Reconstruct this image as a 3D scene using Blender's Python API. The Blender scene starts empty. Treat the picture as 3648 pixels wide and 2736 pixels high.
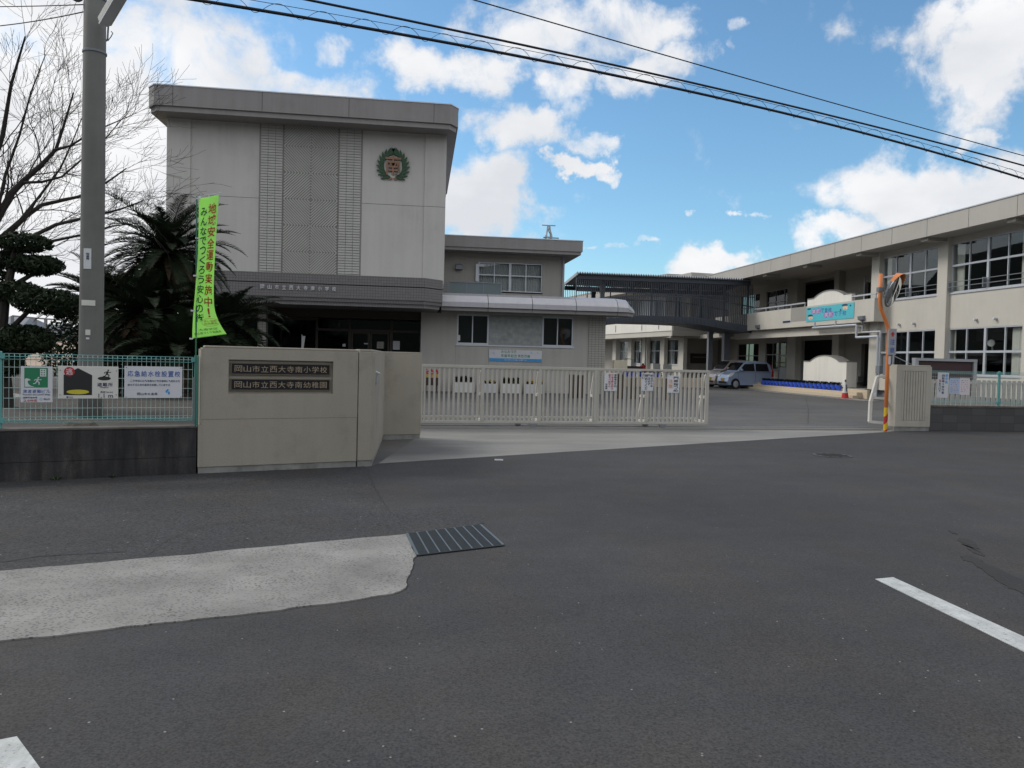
import bpy, bmesh, math, random
from mathutils import Vector, Matrix, noise as mnoise
R = math.radians
random.seed(7)
scene = bpy.context.scene
COL = scene.collection

# ---------------------------------------------------------------- camera
CW, CH, CF = 3648.0, 2736.0, 2830.0
EYE = Vector((0, 0, 1.45))
CM = Matrix.Rotation(R(-8.15), 3, 'Z') @ Matrix.Rotation(R(90 - 1.77), 3, 'X') @ Matrix.Rotation(R(1.36), 3, 'Z')
cam_d = bpy.data.cameras.new('camera')
cam_d.sensor_fit = 'HORIZONTAL'; cam_d.sensor_width = 36; cam_d.lens = CF / CW * 36
cam_d.clip_start = 0.05; cam_d.clip_end = 5000
cam = bpy.data.objects.new('camera', cam_d); COL.objects.link(cam)
cam.matrix_world = Matrix.Translation(EYE) @ CM.to_4x4()
scene.camera = cam

def ray(x, y): return CM @ Vector(((x - CW/2) / CF, -(y - CH/2) / CF, -1))
def gd(x, y, z=0.0):                       # point of the ground seen there
    d = ray(x, y); t = (z - EYE.z) / d.z; return EYE + d * t
def atY(x, y, Y):
    d = ray(x, y); return EYE + d * (Y / d.y)
def atX(x, y, X):
    d = ray(x, y); return EYE + d * (X / d.x)

# ---------------------------------------------------------------- world, sun, exposure
SUN_EL, SUN_AZ = 40.0, -62.0               # azimuth measured from +Y towards +X
def make_world():
    w = bpy.data.worlds.new("World"); scene.world = w; w.use_nodes = True
    nt = w.node_tree; nt.nodes.clear(); N = nt.nodes.new; L = nt.links.new
    out = N('ShaderNodeOutputWorld'); bg = N('ShaderNodeBackground'); L(bg.outputs[0], out.inputs[0])
    bg.inputs[1].default_value = 0.1
    sky = N('ShaderNodeTexSky'); sky.sky_type = 'NISHITA'; sky.sun_disc = False
    sky.sun_elevation = R(SUN_EL); sky.sun_rotation = R(SUN_AZ)
    sky.air_density = 1.0; sky.dust_density = 0.6; sky.ozone_density = 1.6
    tc = N('ShaderNodeTexCoord')
    sep = N('ShaderNodeSeparateXYZ'); L(tc.outputs['Generated'], sep.inputs[0])
    def math_(op, a, b=None, clamp=False):
        n = N('ShaderNodeMath'); n.operation = op; n.use_clamp = clamp
        for i, v in enumerate((a, b)):
            if v is None: continue
            if isinstance(v, (int, float)): n.inputs[i].default_value = v
            else: L(v, n.inputs[i])
        return n.outputs[0]
    az = math_('ARCTAN2', sep.outputs[0], sep.outputs[1]); el = math_('ARCSINE', sep.outputs[2])
    wn = N('ShaderNodeTexNoise'); wn.inputs['Scale'].default_value = 7.5; wn.inputs['Detail'].default_value = 6; wn.inputs['Roughness'].default_value = .6
    L(tc.outputs['Generated'], wn.inputs['Vector'])
    wsep = N('ShaderNodeSeparateColor'); L(wn.outputs['Color'], wsep.inputs[0])
    comb = N('ShaderNodeCombineXYZ')
    L(math_('ADD', az, math_('MULTIPLY', math_('SUBTRACT', wsep.outputs[0], .5), .30)), comb.inputs[0])
    L(math_('ADD', el, math_('MULTIPLY', math_('SUBTRACT', wsep.outputs[1], .5), .15)), comb.inputs[1])
    # cloud banks: centre and half-size (in the 2212-wide view), strength
    blobs = [(60, 380, 520, 420, 1.45), (200, 150, 330, 150, 1.2), (330, 110, 250, 150, 1.0), (600, 200, 230, 55, .95), (300, 20, 200, 60, .8),
             (1180, 40, 220, 90, 1.0), (1330, 20, 190, 70, 1.0), (1240, 150, 120, 110, 1.0), (1430, 130, 110, 75, 1.0),
             (970, 160, 140, 58, 1.1), (1100, 285, 180, 55, 1.15), (1290, 320, 60, 25, .7), (1040, 440, 155, 100, 1.25), (1250, 366, 52, 17, .95),
             (2150, 85, 175, 140, 1.3), (2100, 180, 60, 50, .8), (2010, 420, 265, 85, 1.25), (1850, 395, 50, 35, .8), (1770, 510, 120, 42, 1.2), (1560, 575, 115, 36, 1.1),
             (1600, 42, 55, 24, .75), (1570, 95, 36, 30, .7), (1505, 466, 26, 12, .8), (1617, 466, 30, 11, .7), (2195, 270, 42, 30, .8),
             (1350, 545, 22, 10, .6), (720, 110, 60, 30, .55), (1150, 450, 60, 22, .6), (1000, 510, 160, 30, .9)]
    m = None
    for bx, by, rx, ry, wgt in blobs:
        d = ray(bx / .60636, by / .60636).normalized()
        a0, e0 = math.atan2(d.x, d.y), math.asin(d.z)
        mp = N('ShaderNodeMapping'); mp.vector_type = 'TEXTURE'
        L(comb.outputs[0], mp.inputs[0])
        mp.inputs['Location'].default_value = (a0, e0, 0)
        mp.inputs['Rotation'].default_value = (0, 0, R(-3))
        mp.inputs['Scale'].default_value = (rx / 1716 * 1.0, ry / 1716, 1)
        ln = N('ShaderNodeVectorMath'); ln.operation = 'LENGTH'; L(mp.outputs[0], ln.inputs[0])
        mr = N('ShaderNodeMapRange'); mr.interpolation_type = 'SMOOTHSTEP'
        mr.inputs[1].default_value = 1.45; mr.inputs[2].default_value = 0.25
        mr.inputs[3].default_value = 0; mr.inputs[4].default_value = wgt
        L(ln.outputs['Value'], mr.inputs[0])
        m = mr.outputs[0] if m is None else math_('MAXIMUM', m, mr.outputs[0])
    # outside the photographed part of the sky: broken cloud cover
    ne = N('ShaderNodeTexNoise'); ne.inputs['Scale'].default_value = 2.2; ne.inputs['Detail'].default_value = 3
    L(tc.outputs['Generated'], ne.inputs['Vector'])
    side = N('ShaderNodeMapRange'); side.inputs[1].default_value = 0.62; side.inputs[2].default_value = 0.8
    side.interpolation_type = 'SMOOTHSTEP'
    L(math_('ABSOLUTE', math_('SUBTRACT', az, 0.142)), side.inputs[0])
    up = N('ShaderNodeMapRange'); up.inputs[1].default_value = 0.55; up.inputs[2].default_value = 0.75; up.interpolation_type = 'SMOOTHSTEP'
    L(el, up.inputs[0])
    outm = math_('MAXIMUM', side.outputs[0], up.outputs[0])
    m = math_('MAXIMUM', m, math_('MULTIPLY', outm, math_('ADD', math_('MULTIPLY', ne.outputs[0], 1.0), 0.42)))
    nz = N('ShaderNodeTexNoise'); nz.inputs['Scale'].default_value = 13; nz.inputs['Detail'].default_value = 9
    nz.inputs['Roughness'].default_value = 0.62; nz.inputs['Distortion'].default_value = 0.25
    L(tc.outputs['Generated'], nz.inputs['Vector'])
    dens = math_('ADD', math_('MULTIPLY', m, 1.25), math_('MULTIPLY', math_('SUBTRACT', nz.outputs[0], 0.5), 3.0))
    ds = N('ShaderNodeMapRange'); ds.interpolation_type = 'SMOOTHSTEP'
    ds.inputs[1].default_value = 0.36; ds.inputs[2].default_value = 1.35
    L(dens, ds.inputs[0])
    n2 = N('ShaderNodeTexNoise'); n2.inputs['Scale'].default_value = 5; n2.inputs['Detail'].default_value = 6
    mp2 = N('ShaderNodeMapping'); mp2.inputs['Location'].default_value = (3, 1, 0.12); mp2.inputs['Scale'].default_value = (1, 1, 1.8)
    L(tc.outputs['Generated'], mp2.inputs[0]); L(mp2.outputs[0], n2.inputs['Vector'])
    cr = N('ShaderNodeValToRGB'); e = cr.color_ramp.elements
    e[0].position = 0.36; e[0].color = (7.3, 7.55, 8.0, 1); e[1].position = 0.62; e[1].color = (9.6, 9.65, 9.8, 1)
    L(n2.outputs[0], cr.inputs[0])
    # cloud cover outside the view is brightened to light the shaded fronts
    boost = N('ShaderNodeMix'); boost.data_type = 'RGBA'; boost.blend_type = 'MULTIPLY'
    L(cr.outputs[0], boost.inputs['A']); boost.inputs['B'].default_value = (CLOUD_BOOST, CLOUD_BOOST, CLOUD_BOOST * .98, 1)
    L(outm, boost.inputs['Factor'])
    hue = N('ShaderNodeMix'); hue.data_type = 'RGBA'; hue.blend_type = 'MULTIPLY'; hue.inputs['Factor'].default_value = 1
    L(sky.outputs[0], hue.inputs['A']); hue.inputs['B'].default_value = SKY_TINT
    mx = N('ShaderNodeMix'); mx.data_type = 'RGBA'
    L(ds.outputs[0], mx.inputs['Factor']); L(hue.outputs['Result'], mx.inputs['A']); L(boost.outputs['Result'], mx.inputs['B'])
    L(mx.outputs['Result'], bg.inputs[0])
CLOUD_BOOST = 1.2
SKY_TINT = (1.12, 1.5, 1.6, 1)
make_world()
sd = bpy.data.lights.new('sun', 'SUN'); sd.energy = 1.7; sd.angle = R(18); sd.color = (1, .95, .87)
sun = bpy.data.objects.new('sun', sd); COL.objects.link(sun)
sv = Vector((math.sin(R(SUN_AZ)) * math.cos(R(SUN_EL)), math.cos(R(SUN_AZ)) * math.cos(R(SUN_EL)), math.sin(R(SUN_EL))))
sun.rotation_euler = sv.to_track_quat('Z', 'Y').to_euler(); sun.location = sv * 60
vs = scene.view_settings
scene.display_settings.display_device = 'sRGB'
vs.view_transform = 'Standard'; vs.look = 'None'; vs.gamma = 1; vs.use_curve_mapping = False; vs.exposure = 0.0

# ---------------------------------------------------------------- materials
MATS = {}
def new_mat(name):
    m = bpy.data.materials.new(name); m.use_nodes = True; nt = m.node_tree; nt.nodes.clear()
    o = nt.nodes.new('ShaderNodeOutputMaterial'); p = nt.nodes.new('ShaderNodeBsdfPrincipled')
    nt.links.new(p.outputs[0], o.inputs[0]); MATS[name] = m
    return m, nt, p, o
def pos(nt):
    return nt.nodes.new('ShaderNodeNewGeometry').outputs['Position']
def noise_n(nt, vec, scale, detail=4, rough=.55):
    n = nt.nodes.new('ShaderNodeTexNoise'); n.inputs['Scale'].default_value = scale
    n.inputs['Detail'].default_value = detail; n.inputs['Roughness'].default_value = rough
    nt.links.new(vec, n.inputs['Vector']); return n.outputs[0]
def ramp(nt, fac, stops):
    r = nt.nodes.new('ShaderNodeValToRGB'); e = r.color_ramp.elements
    while len(e) < len(stops): e.new(.5)
    for i, (p, c) in enumerate(stops):
        e[i].position = p; e[i].color = (*c, 1) if len(c) == 3 else c
    nt.links.new(fac, r.inputs[0]); return r.outputs[0]
def mixc(nt, a, b, fac, mode='MIX'):
    n = nt.nodes.new('ShaderNodeMix'); n.data_type = 'RGBA'; n.blend_type = mode
    for k, v in (('A', a), ('B', b), ('Factor', fac)):
        if isinstance(v, tuple): n.inputs[k].default_value = (*v, 1) if len(v) == 3 else v
        elif isinstance(v, (int, float)): n.inputs[k].default_value = v
        else: nt.links.new(v, n.inputs[k])
    return n.outputs['Result']
def bump(nt, p, h, strength=.3, dist=.01):
    b = nt.nodes.new('ShaderNodeBump'); b.inputs['Strength'].default_value = strength; b.inputs['Distance'].default_value = dist
    nt.links.new(h, b.inputs['Height']); nt.links.new(b.outputs[0], p.inputs['Normal'])
def scalev(nt, v, s):
    m = nt.nodes.new('ShaderNodeMapping'); m.inputs['Scale'].default_value = s; nt.links.new(v, m.inputs[0]); return m.outputs[0]
G3 = lambda v: (v, v, v)
def surf(name, col, rough=.75, var=.12, scale=1.5, streak=0.0, grain=0.0, gscale=150, bmp=0.0, metal=0.0, spec=.4):
    m, nt, p, o = new_mat(name); v = pos(nt)
    f = noise_n(nt, v, scale, 6)
    lo, hi = 1 - var, 1 + var * .6
    c = mixc(nt, col, ramp(nt, f, [(.3, G3(lo)), (.7, G3(min(hi, 1.6)))]), 1.0, 'MULTIPLY')
    if streak:
        s = noise_n(nt, scalev(nt, v, (5, 5, .35)), 1.0, 5, .6)
        c = mixc(nt, c, ramp(nt, s, [(.35, G3(1 - streak)), (.6, G3(1))]), 1.0, 'MULTIPLY')
    if grain:
        g = noise_n(nt, v, gscale, 2)
        c = mixc(nt, c, ramp(nt, g, [(.3, G3(1 - grain)), (.7, G3(1 + grain * .5))]), 1.0, 'MULTIPLY')
        if bmp: bump(nt, p, g, bmp, .004)
    nt.links.new(c, p.inputs['Base Color'])
    p.inputs['Roughness'].default_value = rough; p.inputs['Metallic'].default_value = metal
    p.inputs['Specular IOR Level'].default_value = spec
    return m
def blotch(name, col, scale, lo, amt):
    m = MATS[name]; nt = m.node_tree; p = [n for n in nt.nodes if n.type == 'BSDF_PRINCIPLED'][0]; src = p.inputs['Base Color'].links[0].from_socket; v = pos(nt)
    f = noise_n(nt, v, scale, 7, .68); g = noise_n(nt, scalev(nt, v, (6, 6, .5)), 1, 4, .6)
    k = mixc(nt, ramp(nt, f, [(lo, G3(0)), (lo+.16, G3(amt))]), ramp(nt, g, [(.38, G3(.25)), (.62, G3(1))]), 1, 'MULTIPLY')
    nt.links.new(mixc(nt, src, col, k), p.inputs['Base Color'])
def plain(name, col, rough=.6, metal=0.0, spec=.4):
    return surf(name, col, rough, .05, 4, metal=metal, spec=spec)

def asphalt(name, base, speck, patch, brown=0.0, sc=1.0):
    m, nt, p, o = new_mat(name); v = pos(nt)
    big = noise_n(nt, scalev(nt, v, (.35, .22, 1)), 1, 5, .6)
    mid = noise_n(nt, v, 2.1, 6, .65)
    c = mixc(nt, base, ramp(nt, big, [(.3, G3(1 - patch)), (.72, G3(1 + patch))]), 1, 'MULTIPLY')
    c = mixc(nt, c, ramp(nt, mid, [(.32, (.88, .88, .89)), (.7, (1.1, 1.09, 1.07))]), 1, 'MULTIPLY')
    c = mixc(nt, c, ramp(nt, noise_n(nt, scalev(nt, v, (.9, .5, 1)), 1.3, 5, .6), [(.35, (1.06, 1.0, .95)), (.5, (1, 1, 1)), (.66, (.94, .97, 1.03))]), 1, 'MULTIPLY')
    worn = noise_n(nt, scalev(nt, v, (.16, .5, 1)), 1, 4, .6)
    c = mixc(nt, c, ramp(nt, worn, [(.36, G3(.9)), (.5, G3(1)), (.64, G3(1.14))]), 1, 'MULTIPLY')
    fine = noise_n(nt, v, 85 / sc, 3, .7)
    c = mixc(nt, c, ramp(nt, fine, [(.32, G3(1 - speck)), (.5, G3(1)), (.72, G3(1 + speck))]), 1, 'MULTIPLY')
    vo = nt.nodes.new('ShaderNodeTexVoronoi'); vo.inputs['Scale'].default_value = 34 / sc; nt.links.new(v, vo.inputs['Vector'])
    wn = nt.nodes.new('ShaderNodeTexWhiteNoise'); nt.links.new(vo.outputs['Position'], wn.inputs['Vector'])
    pick = ramp(nt, wn.outputs['Value'], [(.975, G3(0)), (.985, G3(1))])
    dot = ramp(nt, vo.outputs['Distance'], [(.13, G3(1)), (.2, G3(0))])
    c = mixc(nt, c, (.26, .25, .24), mixc(nt, pick, dot, 1, 'MULTIPLY'))
    nt.links.new(c, p.inputs['Base Color'])
    p.inputs['Roughness'].default_value = .85; p.inputs['Specular IOR Level'].default_value = .3
    bump(nt, p, fine, .35, .006)
    return m
asphalt('asphalt_road', (.047, .046, .047), .5, .12)
asphalt('asphalt_old', (.0425, .0425, .0445), .8, .12, sc=1.4)
asphalt('asphalt_yard', (.098, .097, .096), .22, .1)
asphalt('asphalt_stain', (.034, .034, .035), .3, .1)
plain('crack', (.032, .032, .033), .9)

def concrete_apron():
    m, nt, p, o = new_mat('apron_concrete'); v = pos(nt)
    a = noise_n(nt, scalev(nt, v, (.5, 1.2, 1)), 1, 6, .6); b = noise_n(nt, v, 120, 2)
    c = ramp(nt, a, [(.25, (.15, .146, .138)), (.5, (.2, .195, .182)), (.75, (.245, .238, .222))])
    c = mixc(nt, c, ramp(nt, b, [(.3, G3(.88)), (.7, G3(1.1))]), 1, 'MULTIPLY')
    # tyre-worn dirt by the end of the left wall: a stain with a shape of its own
    ln = nt.nodes.new('ShaderNodeVectorMath'); ln.operation = 'DISTANCE'; nt.links.new(v, ln.inputs[0]); ln.inputs[1].default_value = (.1, 12.6, 0)
    ad = nt.nodes.new('ShaderNodeMath'); nt.links.new(ln.outputs['Value'], ad.inputs[0])
    mu = nt.nodes.new('ShaderNodeMath'); mu.operation = 'MULTIPLY'; nt.links.new(a, mu.inputs[0]); mu.inputs[1].default_value = 1.4
    nt.links.new(mu.outputs[0], ad.inputs[1])
    st = ramp(nt, ad.outputs[0], [(.0, G3(1)), (1.0, G3(0))]) 
    mr = nt.nodes.new('ShaderNodeMapRange'); mr.interpolation_type = 'SMOOTHSTEP'
    mr.inputs[1].default_value = 1.2; mr.inputs[2].default_value = 2.5; mr.inputs[3].default_value = .75; mr.inputs[4].default_value = 0
    nt.links.new(ad.outputs[0], mr.inputs[0])
    c = mixc(nt, c, (.06, .062, .066), mr.outputs[0])
    nt.links.new(c, p.inputs['Base Color']); p.inputs['Roughness'].default_value = .85
    bump(nt, p, b, .15, .004)
concrete_apron()
def aggregate():
    m, nt, p, o = new_mat('aggregate_concrete'); v = pos(nt)
    a = noise_n(nt, v, 1.6, 6, .6)
    c = ramp(nt, a, [(.28, (.155, .149, .142)), (.5, (.215, .208, .197)), (.72, (.285, .278, .263))])
    vv = scalev(nt, v, (50, 74, 1))
    d = noise_n(nt, v, 9, 3)
    warp = nt.nodes.new('ShaderNodeVectorMath'); warp.operation = 'ADD'
    nt.links.new(vv, warp.inputs[0]); cx = nt.nodes.new('ShaderNodeCombineXYZ'); nt.links.new(d, cx.inputs[0]); nt.links.new(a, cx.inputs[1]); nt.links.new(cx.outputs[0], warp.inputs[1])
    vo = nt.nodes.new('ShaderNodeTexVoronoi'); vo.inputs['Scale'].default_value = 1; nt.links.new(warp.outputs[0], vo.inputs['Vector'])
    wn = nt.nodes.new('ShaderNodeTexWhiteNoise'); nt.links.new(vo.outputs['Position'], wn.inputs['Vector'])
    pick = ramp(nt, wn.outputs['Value'], [(.38, G3(0)), (.42, G3(1))])
    dot = ramp(nt, vo.outputs['Distance'], [(.36, G3(1)), (.46, G3(0))])
    patchy = ramp(nt, noise_n(nt, v, 3, 4), [(.3, G3(.35)), (.65, G3(1))])
    c = mixc(nt, c, (.085, .083, .08), mixc(nt, mixc(nt, pick, dot, 1, 'MULTIPLY'), patchy, 1, 'MULTIPLY'))
    nt.links.new(c, p.inputs['Base Color']); p.inputs['Roughness'].default_value = .85
    bump(nt, p, dot, .3, .006)
aggregate()
def paint():
    m, nt, p, o = new_mat('road_paint'); v = pos(nt)
    a = noise_n(nt, v, 7, 6, .65); b = noise_n(nt, v, 60, 4, .7); c2 = noise_n(nt, scalev(nt, v, (60, 4, 1)), 1, 3)
    c = ramp(nt, a, [(.3, (.36, .37, .365)), (.65, (.52, .535, .53))])
    c = mixc(nt, c, ramp(nt, c2, [(.35, G3(.85)), (.6, G3(1))]), 1, 'MULTIPLY')
    c = mixc(nt, c, (.09, .09, .09), ramp(nt, b, [(.33, G3(.85)), (.42, G3(0))]))
    nt.links.new(c, p.inputs['Base Color']); p.inputs['Roughness'].default_value = .7; bump(nt, p, b, .3, .004)
paint()
surf('stucco_pier', (.43, .4, .345), .85, .06, .8, streak=.05, grain=.1, gscale=130, bmp=.5)
surf('stucco', (.335, .305, .255), .85, .06, .8, streak=.05, grain=.1, gscale=130, bmp=.5)
blotch('stucco', (.13, .12, .105), 1.7, .52, .35); blotch('stucco_pier', (.2, .185, .16), 2.2, .52, .35)
surf('stucco_joint', (.19, .18, .16), .9, .06)
surf('plinth', (.25, .245, .235), .85, .25, 5)
def stained():
    m, nt, p, o = new_mat('stained_wall'); v = pos(nt)
    a = noise_n(nt, scalev(nt, v, (2.2, 2.2, 1.1)), 1.6, 8, .66); b = noise_n(nt, scalev(nt, v, (9, 9, .9)), 1, 5, .6); g = noise_n(nt, v, 110, 2)
    c = ramp(nt, a, [(.3, (.014, .0135, .015)), (.48, (.03, .029, .031)), (.6, (.045, .042, .042)), (.74, (.095, .088, .085))])
    c = mixc(nt, c, ramp(nt, b, [(.33, G3(.55)), (.5, G3(1)), (.68, G3(1.35))]), 1, 'MULTIPLY')
    c = mixc(nt, c, ramp(nt, g, [(.3, G3(.75)), (.7, G3(1.25))]), 1, 'MULTIPLY')
    nt.links.new(c, p.inputs['Base Color']); p.inputs['Roughness'].default_value = .9; bump(nt, p, g, .3, .006)
stained()
surf('stained_cap', (.12, .11, .1), .9, .4, 4)
surf('tower_wall', (.545, .53, .5), .8, .05, .35, streak=.05, grain=.05, gscale=60)
surf('fascia_beige', (.275, .26, .258), .75, .06, .5, streak=.08)
surf('fascia_light', (.44, .415, .38), .75, .06, .5, streak=.04)
surf('wall_2f', (.37, .35, .325), .8, .05, .5, streak=.06)
surf('wall_1f', (.45, .43, .405), .8, .06, .5, streak=.08)
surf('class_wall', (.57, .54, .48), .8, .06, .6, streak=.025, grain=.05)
surf('class_shade_wall', (.33, .315, .285), .8, .06, .6)  # class wall darkened, painting in shade on recessed walls and the porch front
surf('white_wall', (.8, .77, .7), .75, .06, .8, streak=.06)
surf('soffit', (.4, .37, .33), .9, .06)
surf('awning_metal', (.48, .47, .5), .34, .06, 1.0, metal=.35, streak=.06)
surf('roof_flat', (.3, .3, .3), .9, .1)
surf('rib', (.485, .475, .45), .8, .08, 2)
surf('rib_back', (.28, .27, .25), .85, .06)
blotch('plinth', (.09, .088, .08), 4, .48, .7); blotch('tower_wall', (.33, .32, .3), .5, .5, .3); blotch('fascia_beige', (.17, .16, .155), .8, .52, .35); blotch('class_wall', (.38, .36, .32), .7, .52, .3); blotch('wall_1f', (.3, .28, .26), .8, .52, .3)
def tiles(name, c1, c2, mortar, w, h, plane='xz'):
    m, nt, p, o = new_mat(name); v = pos(nt)
    s = nt.nodes.new('ShaderNodeSeparateXYZ'); nt.links.new(v, s.inputs[0])
    c = nt.nodes.new('ShaderNodeCombineXYZ')
    if plane == 'xz':
        a = nt.nodes.new('ShaderNodeMath'); nt.links.new(s.outputs[0], a.inputs[0]); nt.links.new(s.outputs[1], a.inputs[1]); nt.links.new(a.outputs[0], c.inputs[0])
    nt.links.new(s.outputs[2], c.inputs[1])
    b = nt.nodes.new('ShaderNodeTexBrick'); nt.links.new(c.outputs[0], b.inputs['Vector'])
    b.offset = 0; b.inputs['Scale'].default_value = 1; b.inputs['Brick Width'].default_value = w; b.inputs['Row Height'].default_value = h
    b.inputs['Mortar Size'].default_value = .008; b.inputs['Color1'].default_value = (*c1, 1); b.inputs['Color2'].default_value = (*c2, 1); b.inputs['Mortar'].default_value = (*mortar, 1)
    nt.links.new(b.outputs[0], p.inputs['Base Color']); p.inputs['Roughness'].default_value = .5
    bump(nt, p, b.outputs['Fac'], -.3, .004)
tiles('tile_dark', (.155, .145, .15), (.175, .163, .167), (.085, .08, .08), .105, .105)
tiles('tile_beige', (.36, .35, .31), (.385, .37, .33), (.17, .165, .15), .155, .105)
tiles('block_stained', (.075, .073, .075), (.055, .053, .053), (.04, .04, .04), .39, .19)
plain('alu', (.56, .58, .62), .4, .3)
plain('alu_dull', (.34, .35, .37), .5, .3)
plain('bronze_frame', (.055, .042, .036), .45, .3)
plain('steel_blue', (.062, .07, .088), .5, .2)
plain('steel_grey', (.2, .215, .235), .5, .2)
surf('roof_sheet', (.3, .31, .33), .5, .12, 2, metal=.2)
plain('dark_room', (.05, .048, .045), .9)
plain('room_wall', (.2, .19, .175), .9)
plain('curtain', (.6, .58, .52), .9)
plain('curtain_grey', (.42, .42, .42), .9)
plain('teal', (.12, .33, .32), .45)
plain('teal_light', (.25, .52, .48), .5)
plain('wire_pale', (.42, .55, .53), .5)
plain('green_pole', (.025, .14, .075), .5)
plain('sign_white', (.6, .61, .64), .5)
plain('sign_cream', (.62, .61, .57), .5)
plain('ink_blue', (.04, .1, .36), .5)
plain('ink_navy', (.03, .04, .1), .5)
plain('ink_black', (.02, .02, .022), .5)
plain('ink_red', (.42, .02, .03), .5)
plain('ink_faded', (.62, .3, .16), .6)
plain('ink_green', (.02, .19, .09), .5)
plain('ink_cyan', (.06, .3, .62), .5)
def cloth_mat(name, col):
    m, nt, p, o = new_mat(name); p.inputs['Base Color'].default_value = (*col, 1); p.inputs['Roughness'].default_value = .8
    t = nt.nodes.new('ShaderNodeBsdfTranslucent'); t.inputs[0].default_value = (*col, 1)
    mx = nt.nodes.new('ShaderNodeMixShader'); mx.inputs[0].default_value = .55
    nt.links.new(p.outputs[0], mx.inputs[1]); nt.links.new(t.outputs[0], mx.inputs[2]); nt.links.new(mx.outputs[0], o.inputs[0])
cloth_mat('banner_green', (.6, .97, .32))
plain('text_dkgreen', (.01, .07, .035), .7)
plain('text_red', (.36, .03, .025), .7)
plain('yellow', (.62, .4, .02), .5)
plain('hot_yellow', (.55, .48, .04), .5)
plain('orange', (.62, .2, .06), .45)
plain('red_band', (.4, .03, .035), .45)
plain('red_plastic', (.48, .03, .03), .45)
plain('plaque_black', (.012, .012, .016), .3)
plain('plaque_frame', (.16, .13, .1), .4, .6)
plain('plaque_letter', (.36, .29, .21), .45, .4)
plain('letter_metal', (.66, .66, .68), .4, .3)
plain('emblem_green', (.035, .085, .045), .6)
plain('emblem_gold', (.27, .15, .095), .5, .2)
surf('gate_paint', (.42, .40, .362), .5, .08, 3)
plain('gate_white', (.62, .6, .56), .5)
plain('rust', (.14, .06, .035), .8)
plain('rail_steel', (.3, .29, .275), .5, .4)
plain('grate', (.06, .068, .072), .5, .3)
plain('grate_bar', (.13, .15, .16), .45, .5)
plain('black', (.012, .012, .013), .6)
plain('iron', (.075, .073, .072), .7, .3)
surf('pole_concrete', (.17, .17, .163), .85, .1, 3, streak=.12, grain=.08)
plain('wire_black', (.012, .012, .016), .6)
plain('lamp_white', (.55, .55, .5), .5)
plain('bark', (.035, .03, .027), .95)
plain('bark_pale', (.10, .085, .07), .95)
def leafm(name, c1, c2):
    m, nt, p, o = new_mat(name); v = pos(nt)
    f = noise_n(nt, v, 3.5, 4); c = ramp(nt, f, [(.35, c1), (.65, c2)])
    nt.links.new(c, p.inputs['Base Color']); p.inputs['Roughness'].default_value = .7
    p.inputs['Specular IOR Level'].default_value = .15
leafm('leaf_dark', (.012, .02, .012), (.028, .042, .02))
leafm('cycad_green', (.010, .019, .010), (.026, .038, .018))
leafm('cycad_dead', (.035, .025, .016), (.075, .05, .03))
leafm('plant_green', (.03, .06, .02), (.06, .1, .03))
surf('schoolyard_dirt', (.37, .28, .21), .95, .12, .4)
surf('garden_soil', (.055, .05, .043), .95, .3, 2)
surf('grass_mat', (.16, .17, .07), .95, .2, 2)
surf('hill_mat', (.045, .055, .05), .95, .2, .02)
surf('house_roof', (.17, .18, .2), .6, .1, .5)
surf('house_wall', (.3, .3, .31), .8, .08, .4)
plain('house_dark', (.07, .075, .08), .7)
plain('steps_tan', (.55, .46, .34), .85)
plain('blue_plastic', (.05, .13, .7), .4)
plain('wood_dark', (.085, .065, .05), .8)
plain('maroon', (.05, .025, .028), .5)
surf('car_blue', (.36, .44, .6), .28, .03, 2, metal=.35, spec=.6)
surf('car_beige', (.48, .4, .37), .3, .03, 2, metal=.4, spec=.6)
plain('car_glass', (.012, .013, .016), .08, 0, .6)
plain('tyre', (.018, .018, .018), .85)
plain('hubcap', (.4, .41, .43), .4, .4)
plain('headlamp', (.75, .77, .8), .15, 0, .8)
plain('tail_red', (.3, .02, .02), .3)
plain('skin_print', (.72, .56, .42), .6)
plain('sky_print', (.1, .52, .6), .5)
plain('purple_print', (.36, .16, .5), .5)
plain('pink_print', (.66, .6, .64), .5)
plain('lavender_print', (.42, .5, .68), .5)
plain('cone_white', (.62, .62, .6), .5)
plain('cream_box', (.72, .66, .52), .6)
def glass(name, tint, refl=.5):
    m, nt, p, o = new_mat(name); nt.nodes.remove(p)
    t = nt.nodes.new('ShaderNodeBsdfTransparent'); t.inputs[0].default_value = (*tint, 1)
    g = nt.nodes.new('ShaderNodeBsdfGlossy'); g.inputs['Roughness'].default_value = .01; g.inputs[0].default_value = (.9, .93, .95, 1)
    ge = nt.nodes.new('ShaderNodeNewGeometry')
    def mt(op, *a):
        n = nt.nodes.new('ShaderNodeMath'); n.operation = op; n.use_clamp = False
        for k, q in enumerate(a):
            if isinstance(q, (int, float)): n.inputs[k].default_value = q
            else: nt.links.new(q, n.inputs[k])
        return n
    dt = nt.nodes.new('ShaderNodeVectorMath'); dt.operation = 'DOT_PRODUCT'; nt.links.new(ge.outputs['Incoming'], dt.inputs[0]); nt.links.new(ge.outputs['Normal'], dt.inputs[1])
    om = mt('SUBTRACT', 1.0, mt('ABSOLUTE', dt.outputs['Value']).outputs[0])
    mm = mt('MULTIPLY', mt('ADD', .045, mt('MULTIPLY', .955, mt('POWER', om.outputs[0], 5.0).outputs[0]).outputs[0]).outputs[0], refl); mm.use_clamp = True
    mx = nt.nodes.new('ShaderNodeMixShader'); nt.links.new(mm.outputs[0], mx.inputs[0]); nt.links.new(t.outputs[0], mx.inputs[1]); nt.links.new(g.outputs[0], mx.inputs[2])
    nt.links.new(mx.outputs[0], o.inputs[0])
glass('glass', (.93, .95, .95), .8); glass('glass_dark', (.5, .52, .52), .6); 
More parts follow.
